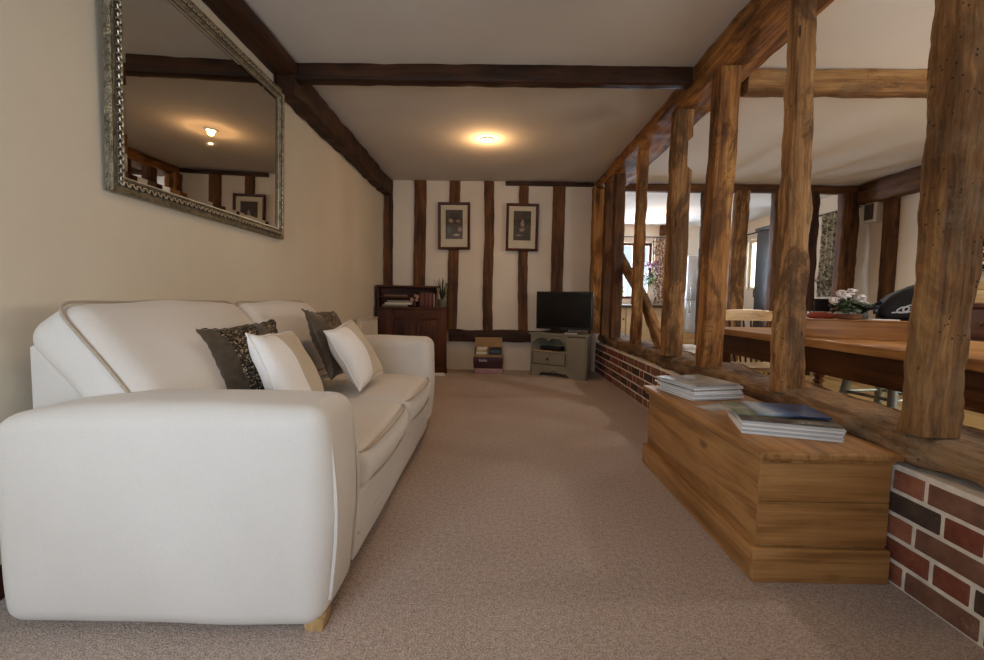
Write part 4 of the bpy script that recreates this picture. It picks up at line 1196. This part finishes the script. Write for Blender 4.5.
mb = MB(); mb.tube([(-.02, .41, 1.02), (-.045, .41, 1.03), (-.045, .41, 1.15), (-.02, .41, 1.16)], .008, 6); mb.build('handle', M['rail'], d)

# ------------------------------------------------------------------ kitchen
KG = 'cream kitchen base cabinets'
base = None
for k in range(4):
    x0 = 1.40 + .50 * k
    lab = ['cream kitchen cabinet hidden deepest behind the corner posts', 'cream kitchen cabinet glimpsed left of the slender post', 'cream kitchen cabinet glimpsed right of the slender post', 'cream kitchen cabinet behind the worm-eaten post'][k]
    if base is None:
        base = thing('kitchen_cabinet', lab, 'cabinet', (x0, 8.08, 0), 0, KG)
        mb = MB(); mb.rbox(.002, .498, .02, .60, .10, .818, .003); mb.box(.002, .498, .07, .60, 0, .10); mb.build('body', M['creamdoor'], base)
        mb = MB(); mb.rbox(.008, .492, 0, .02, .66, .81, .004); d = mb.build('drawer', M['creamdoor'], base)
        mb = MB(); mb.lathe([(.006, 0), (.006, .014), (.017, .022), (.010, .032)], 12, M=T(.25, 0, .735) @ R(90, 'X')); mb.build('knob', M['brass'], d)
        mb = MB(); mb.rbox(.008, .492, 0, .02, .11, .65, .004); mb.rbox(.07, .43, -.006, .006, .17, .59, .006); d = mb.build('door', M['creamdoor'], base)
        mb = MB(); mb.lathe([(.006, 0), (.006, .014), (.017, .022), (.010, .032)], 12, M=T(.45, 0, .60) @ R(90, 'X')); mb.build('knob', M['brass'], d)
    else: dup(base, lab, (x0, 8.08, 0))
mb = MB(); mb.rbox(1.37, 3.40, 8.03, 8.69, .8195, .865, .006)
tag(mb.build('worktop', M['worktop']), 'dark kitchen worktop under the far window', 'worktop')
root = thing('vase', 'white ceramic jug standing on the kitchen worktop', 'vase', (2.87, 8.22, .8655))
mb = MB(); mb.lathe([(.05, 0), (.075, .05), (.085, .14), (.06, .26), (.05, .32), (.062, .36), (.054, .36), (.042, .32)], 22); mb.build('vase_body', M['ceramic'], root)
mb = MB(); mb.tube([(.05, 0, .30), (.11, 0, .28), (.12, 0, .2), (.078, 0, .12)], .010, 8); mb.build('handle', M['ceramic'], root)
root = thing('flower_bunch', 'bunch of purple flowers in front of the kitchen window', 'flowers', (2.87, 8.22, 1.20))
mb = MB(); mf = MB(); rr = random.Random(21)
for i in range(26):
    a = rr.uniform(0, 2*pi); L = rr.uniform(.18, .46); r = rr.uniform(.04, .24)
    p = Vector((r*cos(a) - .04, r*sin(a)*.6, L))
    mb.tube([(0, 0, 0), p * .5 + Vector((0, 0, .06)), p], .0025, 5)
    for k in range(5):
        mf.soft((0, 0, 0), (.05, .03, .012), .006, n=1, e=3, M=T(*p) @ R(72*k + rr.uniform(0, 30), 'Z') @ R(-25, 'Y') @ T(.026, 0, 0))
    for k in range(2):
        q = p * rr.uniform(.3, .7)
        mb.grid(lambda u, v: (.07*u, .02*(v-.5)*sin(pi*max(.1, min(.95, u)))*2, -.03*u*u), 5, 3, M=T(*q) @ R(rr.uniform(0, 360), 'Z'))
mb.build('stems', M['leaf2'], root, merge=False, recalc=False); mf.build('petals', M['purple'], root, merge=False)
root = thing('curtain', 'brown printed curtain at the right of the far kitchen window', 'curtain', (3.20, 8.64, .90))
def f(u, v): return Vector(((u - .5) * .30, .025 * sin(u * 30 + v), v * 1.27))
mb = MB(); mb.grid(f, 50, 8); mb.grid(lambda u, v: f(u, v) + Vector((0, .004, 0)), 50, 8); mb.build('drape', M['curtain2'], root, angle=80)
mb = MB(); mb.tube([(1.9, 8.64, 2.185), (3.42, 8.64, 2.185)], .010, 8)
for xx in (1.95, 3.38): mb.tube([(xx, 8.64, 2.185), (xx, 8.699, 2.185)], .008, 6)
tag(mb.build('curtain_rail', M['rail']), 'black curtain rail above the far kitchen window', 'rail')
mb = MB(); mb.rbox(3.18, 3.29, 8.60, 8.70, 2.22, 2.415, .01)
tag(mb.build('beam_end', M['oak_stud']), 'short wooden beam end over the far kitchen curtain', 'beam')
root = thing('fridge', 'tall steel fridge freezer in the kitchen seen between two posts', 'fridge', (3.46, 8.0, .36))
mb = MB(); mb.rbox(0, .58, .04, .62, 0, 1.42, .01); mb.build('cabinet', M['steel'], root)
for (a, b) in ((.005, .60), (.61, 1.415)):
    mb = MB(); mb.soft((.29, .02, (a+b)/2), (.575, .05, b-a), .02, (0, .02, 0), n=6); d = mb.build('door', M['steel'], root)
    zz = b - .22 if a < .3 else a + .02
    mb = MB(); mb.tube([(.06, -.012, zz), (.06, -.05, zz+.02), (.06, -.05, zz+.18), (.06, -.012, zz+.2)], .010, 8); mb.build('handle', M['steel'], d)
mb = MB(); mb.rbox(3.44, 4.06, 8.0, 8.65, 0, .359, .005)
tag(mb.build('plinth_cabinet', M['paleX']), 'low tan wooden base under the steel fridge', 'cabinet')
root = thing('waste_bin', 'small white bin on the floor past the sill', 'bin', (2.33, 5.28, 0))
mb = MB(); mb.rbox(-.09, .09, -.09, .09, 0, .36, .012); mb.build('bin_body', M['whiteplastic'], root)
mb = MB(); mb.soft((0, 0, .382), (.19, .19, .04), .012, n=3); mb.build('lid', M['whiteplastic'], root)

# ------------------------------------------------------------------ ceiling lamps
def downlight(x, y, label):
    root = thing('ceiling_light', label, 'lamp', (x, y, ZC))
    mb = MB(); mb.lathe([(.040, -.004), (.043, -.014), (.056, -.012), (.062, -.001), (.040, -.001)], 24); mb.build('trim_ring', M['ceramic'], root)
    mb = MB(); mb.lathe([(.001, -.014), (.026, -.012), (.039, -.006), (.039, -.002)], 20); mb.build('bulb', BULB, root)
EN = dict(LIV=(7.5, 16), KIT=12, DIN=56, W1=44, W1b=44, W2=130, W3=24, W4=16, W5=72, SKY=1.25)
BULB = emis('lamp_bulb', '#ffdcae', 60)
LL = [(-.107, 4.22, 'round ceiling downlight glowing between crossbeam and back wall'), (-.05, 2.22, 'round ceiling downlight just above the top edge of the view'),
      (2.78, 7.46, 'round ceiling downlight glowing in the kitchen')]
for a in LL: downlight(*a)

def light(typ, name, loc, energy, color, rot=(0, 0, 0), **k):
    l = bpy.data.lights.new(name, typ); l.energy = energy; l.color = color
    for q, v in k.items(): setattr(l, q, v)
    o = bpy.data.objects.new(name, l); o.location = loc; o.rotation_euler = rot; COL.objects.link(o); return o
WARM = (1, .58, .27)
for (x, y, _), e in zip(LL, (*EN['LIV'], EN['KIT'])):
    if y == 2.22: light('SPOT', 'downlight_or_fill', (x, y, ZC - .03), e, WARM, spot_size=radians(150), spot_blend=.8, shadow_soft_size=.03)
    else: 
        light('POINT', 'downlight_or_fill', (x, y, ZC - .13), e, WARM, shadow_soft_size=0)
        light('SPOT', 'downlight_or_fill', (x, y, ZC - .03), e * .9, WARM, spot_size=radians(160), spot_blend=.7, shadow_soft_size=.03)
for (x, y) in ((3.0, 4.3), (3.0, 1.4)):  # added fill spots without fittings, to brighten the dining side
    light('SPOT', 'downlight_or_fill', (x, y, ZC - .03), EN['DIN'], (1, .95, .86), spot_size=radians(150), spot_blend=.8, shadow_soft_size=.05)
DAY = (.70, .83, 1.0)
def winlight(hole, axis, at, sign, e, col=DAY):
    u0, u1, z0, z1 = hole; c = ((u0+u1)/2, (z0+z1)/2)
    if axis == 'x':
        o = light('AREA', 'daylight', (c[0], at, c[1]), e, col, (radians(90) if sign > 0 else radians(-90), 0, 0))
    else:
        o = light('AREA', 'daylight', (at, c[0], c[1]), e, col, (0, radians(90), 0))
    o.data.shape = 'RECTANGLE'; o.data.size = u1 - u0 if axis == 'x' else z1 - z0; o.data.size_y = z1 - z0 if axis == 'x' else u1 - u0
    return o
winlight(W1, 'x', YF-.2, +1, EN['W1'])
winlight(W1b, 'x', YF-.2, +1, EN['W1b'])  # lamp for the added front window
winlight(W2, 'x', YK+.2, -1, EN['W2'])
winlight(W3, 'y', XR+.2, -1, EN['W3'])
winlight(W4, 'y', XR+.2, -1, EN['W4'])
winlight(W5, 'y', XR+.2, -1, EN['W5'], (1, .93, .80))  # warm fill lamp behind the added side window

light('SUN', 'sunshine', (-6, 12, 8), 3.5, (1, .95, .85), (radians(0), radians(-52), 0), angle=radians(1))

# ------------------------------------------------------------------ outdoors
def shrub(loc, label, seed, R_=.7):
    root = thing('garden_shrub', label, 'shrub', loc, 0, 'shrubs outside the kitchen')
    mb = MB(); rr = random.Random(seed)
    for k in range(5):
        a = k * 1.26; mb.tube([(0, 0, 0), (.1*cos(a), .1*sin(a), .4), (.3*cos(a), .3*sin(a), 1.0)], lambda t: .03*(1-t)+.006, 6)
    mb.build('stems', M['bark'], root, merge=False)
    mb = MB()
    for i in range(900):
        d = Vector((rr.gauss(0, 1), rr.gauss(0, 1), rr.gauss(0, 1))).normalized() * R_ * rr.uniform(.5, 1)
        s_ = rr.uniform(.03, .06)
        mb.grid(lambda u, v: (s_*2*(u-.5), s_*(v-.5)*sin(pi*max(.1, min(.9, u))), 0), 3, 2, M=T(d.x, d.y, d.z*1.25 + .95) @ R(rr.uniform(0, 360), 'Z') @ R(rr.uniform(0, 360), 'X'))
    mb.build('foliage', M['bush'], root, merge=False, recalc=False)
shrub((2.42, 10.2, -.1), 'green garden shrub seen through the left pane of the far window', 1, .62)
wallbox('trim_1', (-3, 8, YK+.2, 14, -.16, -.1), M['grass']).name = 'ground_garden'

w = bpy.data.worlds.new('sky'); S.world = w; w.use_nodes = True
bg = w.node_tree.nodes['Background']; bg.inputs[0].default_value = (.74, .87, 1, 1); bg.inputs[1].default_value = EN['SKY']

# ------------------------------------------------------------------ camera
cam = bpy.data.cameras.new('camera'); co = bpy.data.objects.new('camera', cam); COL.objects.link(co); S.camera = co
cam.sensor_width = 36; cam.lens = 437 / 984 * 36; cam.clip_start = .02
r = Vector((0.99986124, 0.00913285, 0.01393143)); u = Vector((-0.01450611, 0.06621315, 0.99770005)); fwd = Vector((-0.0081894, 0.9977637, -0.06633645))
b = -fwd
co.matrix_world = Matrix(((r.x, u.x, b.x, 0), (r.y, u.y, b.y, 0), (r.z, u.z, b.z, .9), (0, 0, 0, 1)))
vs = S.view_settings; S.display_settings.display_device = 'sRGB'
vs.view_transform = 'Standard'; vs.look = 'None'; vs.gamma = 1; vs.use_curve_mapping = False; vs.exposure = 0.0
try:
    S.cycles.use_denoising = True; S.cycles.max_bounces = 10; S.cycles.diffuse_bounces = 6; S.cycles.sample_clamp_indirect = 4
except Exception: pass
